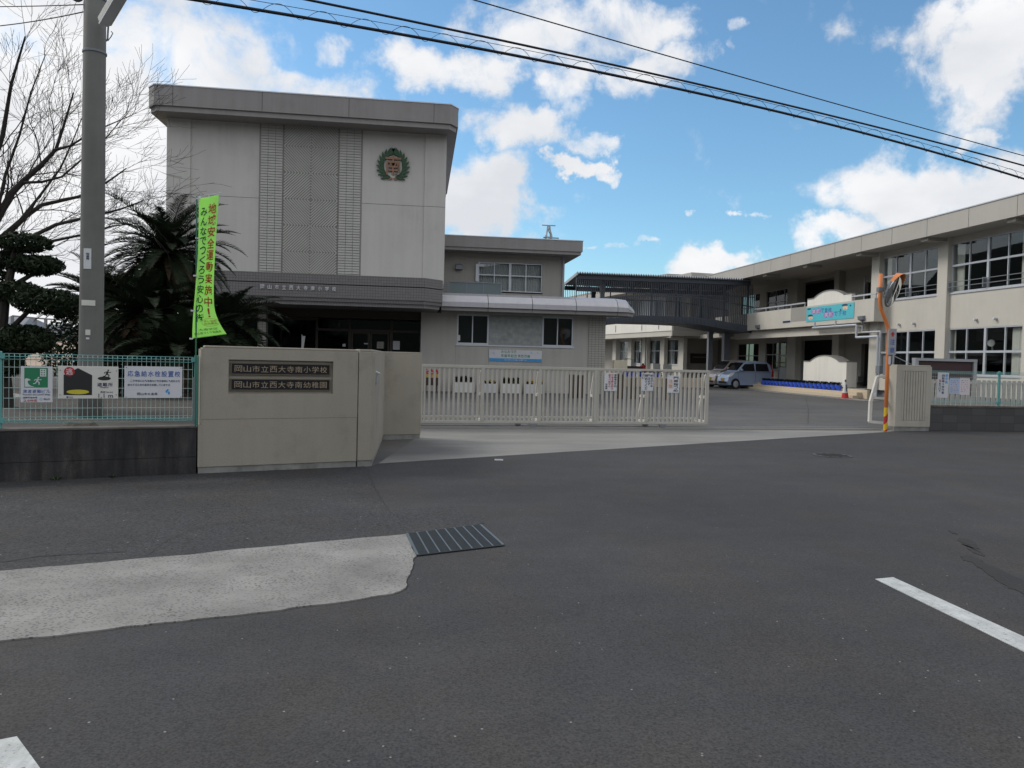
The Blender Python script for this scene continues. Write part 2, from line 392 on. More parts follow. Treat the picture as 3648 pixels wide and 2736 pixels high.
surf('glass_block', (.36, .38, .37), .25, .25, 5, spec=.6)
surf('frosted', (.13, .17, .18), .35, .08, 2, spec=.5)
mm_, nt_, p_, o_ = new_mat('mirror_face'); p_.inputs['Metallic'].default_value = 1; p_.inputs['Roughness'].default_value = .03; p_.inputs['Base Color'].default_value = (.75, .77, .78, 1)

# ---------------------------------------------------------------- mesh builder
class MB:
    def __init__(s): s.v = []; s.f = []
    def add(s, vs, fs):
        b = len(s.v); s.v += [tuple(q) for q in vs]; s.f += [tuple(b + i for i in f) for f in fs]
    def box(s, x0, x1, y0, y1, z0, z1):
        if x0 > x1: x0, x1 = x1, x0
        if y0 > y1: y0, y1 = y1, y0
        if z0 > z1: z0, z1 = z1, z0
        s.add([(x0,y0,z0),(x1,y0,z0),(x1,y1,z0),(x0,y1,z0),(x0,y0,z1),(x1,y0,z1),(x1,y1,z1),(x0,y1,z1)],
              [(0,3,2,1),(4,5,6,7),(0,1,5,4),(1,2,6,5),(2,3,7,6),(3,0,4,7)])
        return s
    def prism(s, pts, a0, a1, ax='y'):     # polygon in (x,z) pushed along y, or (x,y) along z, or (y,z) along x
        n = len(pts); f = {'y': lambda p, a: (p[0], a, p[1]), 'z': lambda p, a: (p[0], p[1], a), 'x': lambda p, a: (a, p[0], p[1])}[ax]
        s.add([f(p, a0) for p in pts] + [f(p, a1) for p in pts],
              [tuple(range(n)), tuple(range(2*n-1, n-1, -1))] + [(i, i+n, (i+1) % n + n, (i+1) % n) for i in range(n)])
        return s
    def bar(s, a, b, w, h=None):           # square bar between two points
        a, b = Vector(a), Vector(b); d = (b - a).normalized(); h = h or w
        up = Vector((0, 0, 1)) if abs(d.z) < .95 else Vector((0, 1, 0))
        u = d.cross(up).normalized() * w / 2; v = u.cross(d).normalized() * h / 2
        c = [a-u-v, a+u-v, a+u+v, a-u+v, b-u-v, b+u-v, b+u+v, b-u+v]
        s.add(c, [(0,1,2,3),(7,6,5,4),(0,4,5,1),(1,5,6,2),(2,6,7,3),(3,7,4,0)]); return s
    def tube(s, pts, r, n=8, cap=True):
        pts = [Vector(p) for p in pts]; k = len(pts)
        rs = r if isinstance(r, (list, tuple)) else [r] * k
        rings = []; ref = None
        for i, p in enumerate(pts):
            d = (pts[min(i+1, k-1)] - pts[max(i-1, 0)]); d = d.normalized() if d.length > 1e-9 else Vector((0,0,1))
            if ref is None: ref = Vector((1, 0, 0)) if abs(d.x) < .9 else Vector((0, 1, 0))
            u = (ref - d * ref.dot(d)).normalized(); ref = u; v = d.cross(u)
            rings.append([p + (u * math.cos(2*math.pi*j/n) + v * math.sin(2*math.pi*j/n)) * rs[i] for j in range(n)])
        fs = [(i*n+j, i*n+(j+1) % n, (i+1)*n+(j+1) % n, (i+1)*n+j) for i in range(k-1) for j in range(n)]
        if cap: fs += [tuple(range(n-1, -1, -1)), tuple(range((k-1)*n, k*n))]
        s.add([q for rg in rings for q in rg], fs); return s
    def lathe(s, prof, c=(0,0,0), ax='z', n=20):   # prof: (radius, height)
        vs = []
        for r, h in prof:
            for j in range(n):
                a = 2*math.pi*j/n; p = (r*math.cos(a), r*math.sin(a), h)
                if ax == 'y': p = (p[0], p[2], p[1])
                if ax == 'x': p = (p[2], p[0], p[1])
                vs.append((p[0]+c[0], p[1]+c[1], p[2]+c[2]))
        k = len(prof)
        fs = [(i*n+j, i*n+(j+1) % n, (i+1)*n+(j+1) % n, (i+1)*n+j) for i in range(k-1) for j in range(n)]
        fs += [tuple(range(n)), tuple(range((k-1)*n, k*n))]
        s.add(vs, fs); return s
    def holes(s, u0, u1, z0, z1, hs, y0, y1):      # wall with rectangular openings
        us = sorted({u0, u1, *[q for h in hs for q in h[:2] if u0 < q < u1]})
        for a, b in zip(us, us[1:]):
            m = (a + b) / 2; cut = sorted((max(h[2], z0), min(h[3], z1)) for h in hs if h[0] <= m <= h[1])
            z = z0
            for c0, c1 in cut:
                if c0 > z + 1e-6: s.box(a, b, y0, y1, z, c0)
                z = max(z, c1)
            if z < z1 - 1e-6: s.box(a, b, y0, y1, z, z1)
        return s
    def build(s, name, mat, parent=None, bevel=0, smooth=False, mats=None):
        me = bpy.data.meshes.new(name); me.from_pydata(s.v, [], s.f)
        bm = bmesh.new(); bm.from_mesh(me); bmesh.ops.recalc_face_normals(bm, faces=bm.faces); bm.to_mesh(me); bm.free()
        me.materials.append(MATS[mat] if isinstance(mat, str) else mat)
        if smooth:
            for p in me.polygons: p.use_smooth = True
        o = bpy.data.objects.new(name, me); COL.objects.link(o)
        if parent: o.parent = parent
        if bevel:
            b = o.modifiers.new('bevel', 'BEVEL'); b.width = bevel; b.segments = 2; b.limit_method = 'ANGLE'; b.angle_limit = R(40)
        return o
def tag(o, label=None, cat=None, group=None, kind=None):
    if label: o['label'] = label
    if cat: o['category'] = cat
    if group: o['group'] = group
    if kind: o['kind'] = kind
    return o
def thing(name, label, cat, loc=(0,0,0), rz=0, group=None):
    o = bpy.data.objects.new(name, None); o.empty_display_size = .2; COL.objects.link(o)
    o.location = loc; o.rotation_euler = (0, 0, R(rz)); return tag(o, label, cat, group)
def copy_tree(o, parent=None):
    c = o.copy(); COL.objects.link(c); c.parent = parent
    for ch in [q for q in o.children]: copy_tree(ch, c)
    return c
def struct(name, mb, mat): return tag(mb.build(name, mat), kind='structure')
# text: flat glyph meshes given a little thickness
_tc = {}
def glyphs(txt, bold=0.0):
    k = (txt, bold)
    if k not in _tc:
        cu = bpy.data.curves.new('t', 'FONT'); cu.body = txt; cu.size = 1; cu.extrude = .02; cu.offset = bold; cu.resolution_u = 2
        cu.align_x = 'LEFT'; cu.fill_mode = 'BOTH'
        ob = bpy.data.objects.new('t', cu); COL.objects.link(ob)
        dg = bpy.context.evaluated_depsgraph_get(); me = bpy.data.meshes.new_from_object(ob.evaluated_get(dg))
        vs = [tuple(v.co) for v in me.vertices]; fs = [tuple(p.vertices) for p in me.polygons]
        bpy.data.objects.remove(ob); bpy.data.curves.remove(cu); bpy.data.meshes.remove(me)
        if vs:
            xs = [v[0] for v in vs]; ys = [v[1] for v in vs]; bb = (min(xs), max(xs), min(ys), max(ys))
        else: bb = (0, 1, 0, 1)
        _tc[k] = (vs, fs, bb)
    return _tc[k]
def text(mb, txt, x0, x1, z0, z1, y, d=.003, bold=.0, shear=0.0):   # fitted into the rectangle, facing -y
    vs, fs, (a, b, c, e) = glyphs(txt, bold)
    sx = (x1 - x0) / max(b - a, 1e-6); sz = (z1 - z0) / max(e - c, 1e-6)
    mb.add([(x0 + (v[0]-a)*sx + shear*((v[1]-c)*sz), y - d * (.5 + v[2] / .04), z0 + (v[1]-c)*sz) for v in vs], fs)
def text_row(mb, txt, x0, x1, z0, z1, y, **kw):    # evenly spaced full-width characters
    n = len(txt); w = (x1 - x0) / n
    for i, ch in enumerate(txt):
        if ch.strip(): text(mb, ch, x0 + i*w + w*.08, x0 + (i+1)*w - w*.08, z0, z1, y, **kw)
SMALL = set('っょゃゅ、。・')
def text_col(mb, txt, x0, x1, z1, z0, y, **kw):    # vertical writing, top z1 down to z0
    n = len(txt); h = (z1 - z0) / n
    for i, ch in enumerate(txt):
        m = .3 if ch in SMALL else .07
        if ch.strip(): text(mb, ch, x0 + (x1-x0)*(m-.07), x1 - (x1-x0)*(m-.07), z1 - (i+1)*h + h*m, z1 - i*h - h*m, y, **kw)
def ellipse(cx, cz, rx, rz, n=24): return [(cx + rx*math.cos(2*math.pi*i/n), cz + rz*math.sin(2*math.pi*i/n)) for i in range(n)]
def rough_edge(pts, step=.12, amp=.02, skip=()):
    out = []
    for i, p in enumerate(pts):
        q = pts[(i+1) % len(pts)]; p2, q2 = Vector(p[:2]), Vector(q[:2]); d = q2 - p2; n = max(1, int(d.length / step))
        nn = Vector((-d.y, d.x)).normalized()
        for k in range(n):
            w = p2 + d * (k / n)
            if k and i not in skip: w = w + nn * (mnoise.fractal(Vector((w.x*4, w.y*4, 1.3)), 1, 2, 4) * amp)
            out.append((w.x, w.y))
    return out
def sheet(name, pts, z, mat, th=.0):
    mb = MB(); n = len(pts); mb.add([(p[0], p[1], z) for p in pts] + [(p[0], p[1], .0) for p in pts], [tuple(range(n))] + [(i, (i+1) % n, n+(i+1) % n, n+i) for i in range(n)])
    o = mb.build(name, mat)
    if o.data.polygons[0].normal.z < 0: o.data.flip_normals()
    return tag(o, kind='structure')

def onV(p0, ang, x, y, dy=0.0):            # (along, height) on the vertical plane of a local frame
    d = ray(x, y); a = R(ang); n = Vector((-math.sin(a), math.cos(a), 0)); u = Vector((math.cos(a), math.sin(a), 0))
    q = EYE + d * ((n.dot(Vector((p0[0], p0[1], 0))) + dy) / n.dot(Vector((d.x, d.y, 0))))
    return (q - Vector((p0[0], p0[1], 0))).dot(u), q.z
# ================================================================ ground, road, yard
big = MB(); big.add([(-900,-300,0),(900,-300,0),(900,1500,0),(-900,1500,0)], [(0,1,2,3)])
struct('ground', big, 'asphalt_yard')
A0 = R(19.8); U = Vector((math.cos(A0), math.sin(A0), 0)); Nn = Vector((-math.sin(A0), math.cos(A0), 0))
W0 = Vector((-2.34, 9.81, 0))
def FWp(s, n): q = W0 + U*s + Nn*n; return (q.x, q.y)
road = [(-60, -50), (80, -50), (80, 14.5), (40, 16.2), (15.5, 17.42), (12.4, 17.35), (11.4, 16.93), (10.8, 16.51), (-.24, 10.83), (-.33, 10.57), FWp(0, .02), FWp(-40, .02)]
sheet('road', road, .004, 'asphalt_road')
apron = [(-.24, 10.83), (5.3, 13.68), (10.8, 16.51), (11.42, 16.93), (11.42, 17.5), (.3, 16.62), (.3, 14.1)]
sheet('apron', rough_edge(apron, .5, .015), .006, 'apron_concrete')
foot = [FWp(-12, .01), FWp(0, .01), FWp(2.05, .01)] + [tuple(gd(*p)[:2]) for p in ((1330,1740),(1385,1822),(1640,1806),(1725,1868))]
strip_up = [tuple(gd(*p)[:2]) for p in ((1450,1907),(1100,1938),(600,1987),(0,2040))]
foot += strip_up; d0 = Vector((strip_up[-1][0]-strip_up[0][0], strip_up[-1][1]-strip_up[0][1])).normalized()
far_up = (strip_up[-1][0]+d0.x*9, strip_up[-1][1]+d0.y*9)
foot += [far_up]
sheet('footway', rough_edge(foot, .15, .03, skip=(0, 1)), .008, 'asphalt_old')
low = [tuple(gd(*p)[:2]) for p in ((1484,1985),(1462,2040),(1445,2100),(1395,2122),(1000,2180),(500,2235),(0,2290))]
far_lo = (low[-1][0]+d0.x*9, low[-1][1]+d0.y*9)
strip = list(reversed([far_up] + list(reversed(strip_up))))+[]
poly = strip_up[::-1]
sheet('gutter_strip', rough_edge([far_up] + strip_up[::-1] + low + [far_lo], .06, .022), .012, 'aggregate_concrete')
for pts in (((3118,2066),(3182,2060),(3648,2273),(3900,2395),(3900,2455),(3648,2325)), ((-250,2700),(0,2642),(60,2630),(140,2740),(330,3050),(-80,3050))):
    sheet('road_marking', rough_edge([tuple(gd(*p)[:2]) for p in pts], .08, .004), .008, 'road_paint')
stain = [(3420,1985),(3452,1981),(3500,1998),(3560,2030),(3660,2088),(3750,2140),(3740,2175),(3650,2122),(3590,2098),(3540,2060),(3480,2022),(3430,1998)]
sheet('water_stain', rough_edge([tuple(gd(*p)[:2]) for p in stain], .05, .05), .008, 'asphalt_stain')
for pts in (((3410,1925),(3440,1922),(3480,1945),(3492,1960),(3455,1950)), ((3425,1940),(3450,1948),(3500,1975),(3505,1985),(3460,1965)), ((3380,1890),(3400,1896),(3412,1906),(3392,1902))):
    sheet('water_stain', rough_edge([tuple(gd(*p)[:2]) for p in pts], .05, .04), .008, 'asphalt_stain')
def crack(pts, w, z=.013):
    q = [Vector(gd(*p)[:2]) for p in pts]; fine = []
    for a, b in zip(q, q[1:]):
        n = max(2, int((b-a).length/.05))
        for k in range(n):
            c = a.lerp(b, k/n); fine.append(c + Vector((mnoise.noise(Vector((c.x*7, c.y*7, 3))), mnoise.noise(Vector((c.x*7, c.y*7, 9)))))*.02)
    mb = MB(); L, Rr = [], []
    for i, c in enumerate(fine):
        d = (fine[min(i+1, len(fine)-1)] - fine[max(i-1, 0)]).normalized(); nn = Vector((-d.y, d.x)); ww = .6*w*(.5+.9*abs(mnoise.noise(Vector((c.x*11, c.y*11, 0)))))
        L.append(c+nn*ww); Rr.append(c-nn*ww)
    vs = [(p.x, p.y, z) for p in L+Rr]; k = len(L)
    mb.add(vs, [(i, i+1, k+i+1, k+i) for i in range(k-1)])
    struct('crack', mb, 'crack')
crack(((1308,1670),(1330,1730),(1362,1790),(1392,1828)), .006)
crack(((520,1985),(600,1925),(720,1880),(900,1858),(1100,1842),(1250,1838),(1440,1822),(1640,1806)), .005)
crack(((1040,1800),(1080,1830),(1110,1842)), .003)
crack(((0,1858),(80,1820),(150,1780)), .004)
crack(((0,2008),(150,1985),(350,1975),(480,1968)), .012)
crack(((2870,1410),(2880,1460),(2878,1510)), .012, .005)
# drain grate at the end of the gutter strip
gq = [gd(*p) for p in ((1450,1907),(1712,1875),(1793,1948),(1487,1984))]
gt = thing('drain_grate', 'steel drain grating set in the road at the end of the pale concrete strip', 'drain grate', (0,0,0))
mb = MB(); mb.add([(p.x, p.y, .0125) for p in gq], [(0,1,2,3)]); mb.build('pit', 'black', gt)
mb = MB()
for k in range(25):
    f = k/24; a = gq[0].lerp(gq[3], f); b = gq[1].lerp(gq[2], f); mb.bar(a+Vector((0,0,.0135)), b+Vector((0,0,.0135)), .011, .006)
mb.build('bearing_bar', 'grate', gt)
mb = MB()
for k in range(9):
    f = k/8; a = gq[0].lerp(gq[1], f); b = gq[3].lerp(gq[2], f); mb.bar(a+Vector((0,0,.0155)), b+Vector((0,0,.0155)), .012 if k % 8 else .02, .006)
mb.build('cross_bar', 'grate_bar', gt)
# manhole cover
mc = gd(2965, 1624)
t = thing('manhole_cover', 'round cast iron manhole cover in the asphalt in front of the gateway', 'manhole cover', (mc.x, mc.y, 0))
MB().lathe([(.31, .005), (.31, .012), (.29, .012)], n=32).build('ring', 'iron', t)
mb = MB().lathe([(.285, .006), (.285, .011)], n=32)
for i in range(-5, 6):
    for j in range(-5, 6):
        if i*i+j*j < 26: mb.box(i*.05-.014, i*.05+.014, j*.05-.014, j*.05+.014, .011, .016)
mb.build('lid', 'asphalt_stain', t)
for px, py in ((1777,1641),):
    q = gd(px, py); tag(MB().box(q.x-.06, q.x+.06, q.y-.02, q.y+.02, .004, .02).build('paper_scrap', 'sign_white'), 'small white scrap lying on the asphalt before the gate', 'litter')

# schoolyard behind the left wall
yd = [FWp(-60, .2), FWp(2.0, .25), (-1.4, 13.4), (-1.4, 24), (-3, 30), (-8.6, 31.5), (-8.8, 76), (-110, 76)]
mb = MB().prism(yd, -.1, .5, 'z'); struct('schoolyard', mb, 'garden_soil')
sheet('concrete_path', [FWp(-30, 3.2), FWp(-4.0, 3.2), (-7.2, 17), (-10, 20), (-60, 22)], .505, 'plinth')
sheet('grass_strip', [(-70, 36), (-9.2, 36), (-9.2, 48), (-70, 48)], .51, 'grass_mat')
mb = MB(); rows = []
for j, (yy, zz) in enumerate(((46, .5), (50, .8), (54, 1.3), (58, 1.75), (62, 2.0), (80, 2.05), (140, 2.0))):
    rows.append([(-110 + i*4, yy, zz + (.12 * mnoise.noise(Vector((i*.9, j*1.3, 0))) if 0 < j < 6 else 0)) for i in range(26)])
mb.add([p for r in rows for p in r], [(j*26+i, j*26+i+1, (j+1)*26+i+1, (j+1)*26+i) for j in range(6) for i in range(25)])
struct('earth_bank', mb, 'schoolyard_dirt')
# hills left of frame, mirrored by windows; ring behind camera added to darken reflections
mb = MB(); n = 200; top = []; bot = []
for i in range(n):
    a = R(-298 + 271*i/(n-1)); h = 68 + 12*mnoise.fractal(Vector((i*.15, 4.1, 0)), 1, 2, 4); h *= min(1, (n-1-i)/4, i/6)
    top.append((math.sin(a)*470, math.cos(a)*470, max(h, 0))); bot.append((math.sin(a)*380, math.cos(a)*380, -1))
bk = [(p[0]*1.3, p[1]*1.3, -1) for p in top]
mb.add(bot+top+bk, [(i, i+1, n+i+1, n+i) for i in range(n-1)] + [(n+i, n+i+1, 2*n+i+1, 2*n+i) for i in range(n-1)])
struct('hills_and_added_ring', mb, 'hill_mat')

# ================================================================ left wall, fence, sign wall
bw = tag(MB().box(-12, -.012, .008, .2, 0, .205).box(-12, -.012, .0075, .2, .205, .2085).box(-12, -.012, .008, .2, .212, .55).build('block_wall', 'stained_wall', bevel=.006), 'low dark stained concrete wall under the turquoise mesh fence at left', 'wall')
bw.location = W0; bw.rotation_euler = (0, 0, A0)
cp = MB().box(-12, -.012, 0, .205, .551, .578).build('coping', 'stained_cap', bw, .008)
sw = thing('sign_wall', 'beige rendered gate wall carrying two black school name plaques', 'wall', W0, 19.8)
mb = MB()
mb.holes(.05, 1.935, .085, 1.505, [(.34, 1.61, .957, 1.37)], 0, .05); mb.box(.05, 1.935, .0502, .26, .085, 1.505)
mb.box(.003, .05, .004, .26, .085, .585); mb.box(.03, .05, .004, .26, .585, 1.49)
mb.build('wall_panel', 'stucco', sw)
sx, sy = 3.378, 3.18; ex, ey = 4.046, 3.124
pl = [(1.947, 0), (2.12, 0), (2.175, .05), (sx, sy), (ex, ey), (ex+.02, ey+.26), (sx-.15, sy+.28), (2.0, .26), (1.947, .26)]
MB().prism(pl, .085, 1.505, 'z').build('return_panel', 'stucco', sw, .006)
MB().box(.075, 1.925, .02, .24, 1.5052, 1.53).build('coping', 'stucco', sw, .01)
cpl = [(1.96, .015), (2.11, .015), (2.16, .06), (sx-.01, sy+.02), (ex-.02, ey+.02), (ex, ey+.24), (sx-.14, sy+.26), (2.01, .24), (1.96, .24)]
MB().prism(cpl, 1.5052, 1.535, 'z').build('coping', 'stucco', sw, .01)
mb = MB().box(.01, 1.93, .012, .25, 0, .0848)
mb.prism([(1.95, .012), (2.11, .012), (2.16, .06), (sx-.012, sy+.012), (ex-.01, ey+.012), (ex, ey+.25), (sx-.14, sy+.27), (2.0, .25), (1.95, .25)], 0, .0848, 'z')
mb.build('plinth', 'plinth', sw)
MB().box(.05, 1.935, -.001, .003, .648, .655).box(1.928, 1.934, -.001, .003, .09, .64).build('joint', 'stucco_joint', sw)
for z0, z1, tx, lb in ((1.187, 1.333, '岡山市立西大寺南小学校', 'upper black plaque with the elementary school name'), (.994, 1.14, '岡山市立西大寺南幼稚園', 'lower black plaque with the kindergarten name')):
    pq = MB().holes(.363, 1.583, z0, z1, [(.378, 1.568, z0+.012, z1-.012)], .02, .0498).build('plaque', 'plaque_frame', sw); pq['label'] = lb
    MB().box(.378, 1.568, .03, .0496, z0+.012, z1-.012).build('plate', 'plaque_black', pq)
    mb = MB(); text_row(mb, tx, .405, 1.545, z0+.034, z1-.034, .0295, d=.006, bold=0); mb.build('lettering', 'plaque_letter', pq)
# call button box on the return panel
bx = thing('intercom_box', 'small grey intercom box fixed on the inner end of the gate wall', 'intercom', W0 + U*2.2 + Nn*.25, 88)
MB().box(.1, .3, -.07, .0, 1.08, 1.23).build('case', 'alu_dull', bx, .008); MB().prism([(-.1, 1.22), (-.0, 1.27), (0, 1.22)], .1, .3, 'x').build('hood', 'alu', bx)
MB().box(.19, .21, -.05, -.03, .9, 1.08).build('conduit', 'alu_dull', bx)

# mesh fence
def fence_panel(p0, ang, s0, s1, z0, z1, step, hstep, label, wire='wire_pale'):
    f = thing('mesh_fence', label, 'fence', (p0[0], p0[1], 0), ang)
    mb = MB(); n = round((s1-s0)/step)
    for i in range(n+1):
        s = s0 + (s1-s0)*i/n
        mb.tube([(s, 0, z0+.03), (s, 0, z1-.03)], .0022, 4, False)
        for zt, sg in ((z1, 1), (z0, -1)):
            mb.tube([(s, -.0, zt-sg*.06), (s, -.022, zt-sg*.03), (s, 0, zt), (s, .022, zt-sg*.03), (s, 0, zt-sg*.06)], .0022, 4, False)
    z = z1 - .145
    while z > z0 + .08:
        mb.tube([(s0, 0, z), (s1, 0, z)], .0026, 4, False); z -= hstep
    mb.build('wire_mesh', wire, f)
    mb = MB()
    for zt, sg in ((z1, 1), (z0, -1)):
        for yy, zz in ((0, 0), (-.024, -.03), (.024, -.03), (0, -.06)): mb.tube([(s0, yy, zt+sg*zz), (s1, yy, zt+sg*zz)], .0038, 5, False)
        for e in (s0, s1): mb.box(e-.012 if e == s1 else e-.03, e+.03 if e == s1 else e+.012, -.026, .026, zt-.055 if sg > 0 else zt, zt if sg > 0 else zt+.055)
    mb.build('rail', 'teal', f)
    return f
def post(f, s, z0, z1, r=.024, mat='teal'):
    return MB().lathe([(r, z0), (r, z1-.008), (r*.8, z1)], (s, .01, 0), n=14).build('post', mat, f, smooth=False)
FY = .07; fp = W0 + Nn*FY
f1 = fence_panel(fp, 19.8, -1.95, -.055, .635, 1.385, .0505, .112, 'turquoise mesh fence on the dark wall, hung with three notice boards')
post(f1, -.01, .575, 1.41); post(f1, -1.985, .575, 1.41)
MB().box(-.055, -.03, -.028, -.016, .6, 1.15).build('sleeve', 'steel_grey', f1)
f0 = fence_panel(fp, 19.8, -3.95, -2.02, .635, 1.385, .0505, .112, 'turquoise mesh fence panel left of the notice boards'); post(f0, -3.98, .575, 1.41)

# three boards on the fence
def board(name, label, cat, p0, ang, s0, s1, z0, z1, y, mat='sign_white', th=.006, bev=.0):
    b = thing(name, label, cat, (p0[0], p0[1], 0), ang)
    MB().box(s0, s1, y-th, y, z0, z1).build('panel', mat, b, bev); return b, y-th
b, y = board('notice_board', 'white and green tsunami evacuation building sign on the left fence', 'sign', fp, 19.8, -1.79, -1.492, .862, 1.253, -.03)
bs = b
MB().box(-1.757, -1.536, y-.002, y-.0002, 1.022, 1.236).build('pictogram', 'ink_green', bs)
mb = MB()
y2 = y-.0025
mb.add([(x, y2, z) for x, z in ((-1.752,1.03),(-1.752,1.115),(-1.735,1.122),(-1.71,1.115),(-1.695,1.1),(-1.722,1.098),(-1.726,1.08),(-1.715,1.055),(-1.695,1.04),(-1.66,1.03))], [tuple(range(10))])
mb.box(-1.61, -1.552, y2-.001, y2, 1.142, 1.225)
def runner(mb, cx, cz, h, y):       # running figure pictogram, height h
    k = h
    mb.add([(cx+p[0], y, cz+p[1]) for p in ellipse(.12*k, .88*k, .09*k, .09*k, 12)], [tuple(range(12))])
    def limb(a, b, w):
        a, b = Vector((a[0], a[1])), Vector((b[0], b[1])); d = (b-a).normalized(); q = Vector((-d.y, d.x))*w/2
        mb.add([(cx+p.x*k, y, cz+p.y*k) for p in (a-q, b-q, b+q, a+q)], [(0,1,2,3)])
    limb((.08,.76),(-.06,.4),.2); limb((.06,.72),(.28,.6),.08); limb((.28,.6),(.42,.68),.08); limb((.04,.7),(-.22,.66),.08); limb((-.22,.66),(-.32,.5),.08)
    limb((-.04,.44),(.2,.3),.11); limb((.2,.3),(.16,.02),.1); limb((-.08,.42),(-.2,.2),.11); limb((-.2,.2),(-.44,.14),.1)
runner(mb, -1.635, 1.05, .09, y2-.0005)
mb.build('white_figure', 'sign_white', bs)
mb = MB()
for i in range(2):
    for j in range(3): mb.box(-1.6+i*.024, -1.588+i*.024, y2-.002, y2-.001, 1.155+j*.024, 1.167+j*.024)
mb.build('building_window', 'ink_green', bs)
mb = MB(); text_row(mb, '津波避難ビル', -1.772, -1.51, .962, 1.0, y); mb2 = MB(); text(mb2, 'Tsunami Evacuation Bldg.', -1.772, -1.513, .934, .952, y, bold=.004)
mb.build('lettering', 'ink_blue', bs); mb2.build('lettering', 'ink_navy', bs)
mb = MB(); text_row(mb, '２４時間', -1.768, -1.635, .868, .892, y); mb.build('lettering', 'ink_red', bs)
mb = MB(); text_row(mb, '避難可能時間', -1.77, -1.635, .904, .92, y, bold=0); text_row(mb, '岡山市', -1.575, -1.515, .885, .905, y, bold=0); mb.build('lettering', 'ink_navy', bs)
mb = MB()
for k in range(8):
    a = k*math.pi/4; mb.box(0, 0, 0, 0, 0, 0) if False else mb.add([(-1.6+math.cos(a+o)*r_, y-.002, .895+math.sin(a+o)*r_) for o, r_ in ((-.3,.008),(0,.024),(.3,.008))], [(0,1,2)])
mb.build('city_mark', 'ink_cyan', bs)
b, y = board('notice_board', 'cream evacuation shelter sign with a black house shape and the height 1.1 m', 'sign', fp, 19.8, -1.44, -.845, .9, 1.262, -.03, 'sign_cream', bev=.004)
mb = MB(); hx = lambda px: -1.44 + (px-600)/628*.595; hz = lambda py: 1.262 - (py-362)/338*.362
mb.prism([(hx(657),hz(663)),(hx(950),hz(663)),(hx(950),hz(455)),(hx(803),hz(383)),(hx(657),hz(455))], y-.002, y-.0002); mb.build('house_shape', 'ink_black', b)
mb = MB(); mb.prism(ellipse(hx(803), hz(630), .11, .026), y-.004, y-.0022); mb.build('floor_spot', 'hot_yellow', b)
mb = MB(); mb.prism(ellipse(hx(715), hz(420), .052, .052), y-.004, y-.0022); mb.build('red_disc', 'ink_red', b)
mb = MB(); text(mb, '逃', hx(680), hx(750), hz(452), hz(388), y-.004, bold=.008); mb.build('disc_lettering', 'sign_white', b)
mb = MB(); runner(mb, hx(1108), hz(480), .095, y-.002); mb.prism(ellipse(hx(1078), hz(488), .066, .022), y-.0012, y-.0004); mb.build('running_figure', 'ink_black', b)
mb = MB(); text_row(mb, '避難所', hx(1000), hx(1172), hz(572), hz(533), y, bold=.008); text_row(mb, '海抜', hx(1035), hx(1095), hz(640), hz(620), y)
text(mb, 'Sea level', hx(1102), hx(1170), hz(638), hz(624), y, bold=0); text(mb, 'Shelter', hx(1038), hx(1128), hz(588), hz(574), y, bold=0)
text(mb, '1.1 m', hx(1018), hx(1172), hz(690), hz(648), y, bold=.005); text_row(mb, '岡山市', hx(715), hx(752), hz(690), hz(678), y, bold=0)
mb.build('lettering', 'ink_navy', b)
mb = MB(); mb.prism(ellipse(hx(697), hz(684), .012, .009, 12), y-.002, y-.0003); mb.build('city_mark', 'ink_blue', b)
mb = MB()
for px in (622, 1207):
    for py in (408, 660): mb.box(hx(px)-.006, hx(px)+.006, y-.004, y, hz(py)-.003, hz(py)+.003)
mb.build('bolt', 'ink_navy', b)
b, y = board('notice_board', 'white emergency water tap sign with blue lettering beside the sign wall', 'sign', fp, 19.8, -.783, -.172, .907, 1.271, -.03)
wx = lambda px: -.783 + (px-1292)/600*.611; wz = lambda py: 1.271 - (py-366)/326*.364
mb = MB(); text_row(mb, '応急給水栓設置校', wx(1318), wx(1875), wz(472), wz(412), y, bold=.006); mb.build('lettering', 'ink_blue', b)
mb = MB(); text_row(mb, 'この学校には、地震などの災害時に、飲料水を', wx(1350), wx(1870), wz(527), wz(505), y, bold=0); text_row(mb, '給水するための器具を設置しています。', wx(1325), wx(1765), wz(568), wz(546), y, bold=0)
text_row(mb, '岡山市水道局', wx(1420), wx(1632), wz(664), wz(638), y, bold=.005); mb.build('small_lettering', 'ink_navy', b)
mb = MB()
for cx, cz, rz_ in ((1728, 625, .016), (1752, 640, .02), (1738, 610, .012)): mb.prism(ellipse(wx(cx), wz(cz), .012, rz_, 12), y-.002, y-.0003)
mb.build('water_drop', 'ink_cyan', b)
mb = MB()
for px in (1310, 1877):
    for py in (380, 682): mb.box(wx(px)-.004, wx(px)+.004, y-.004, y, wz(py)-.004, wz(py)+.004)
mb.build('bolt', 'ink_navy', b)

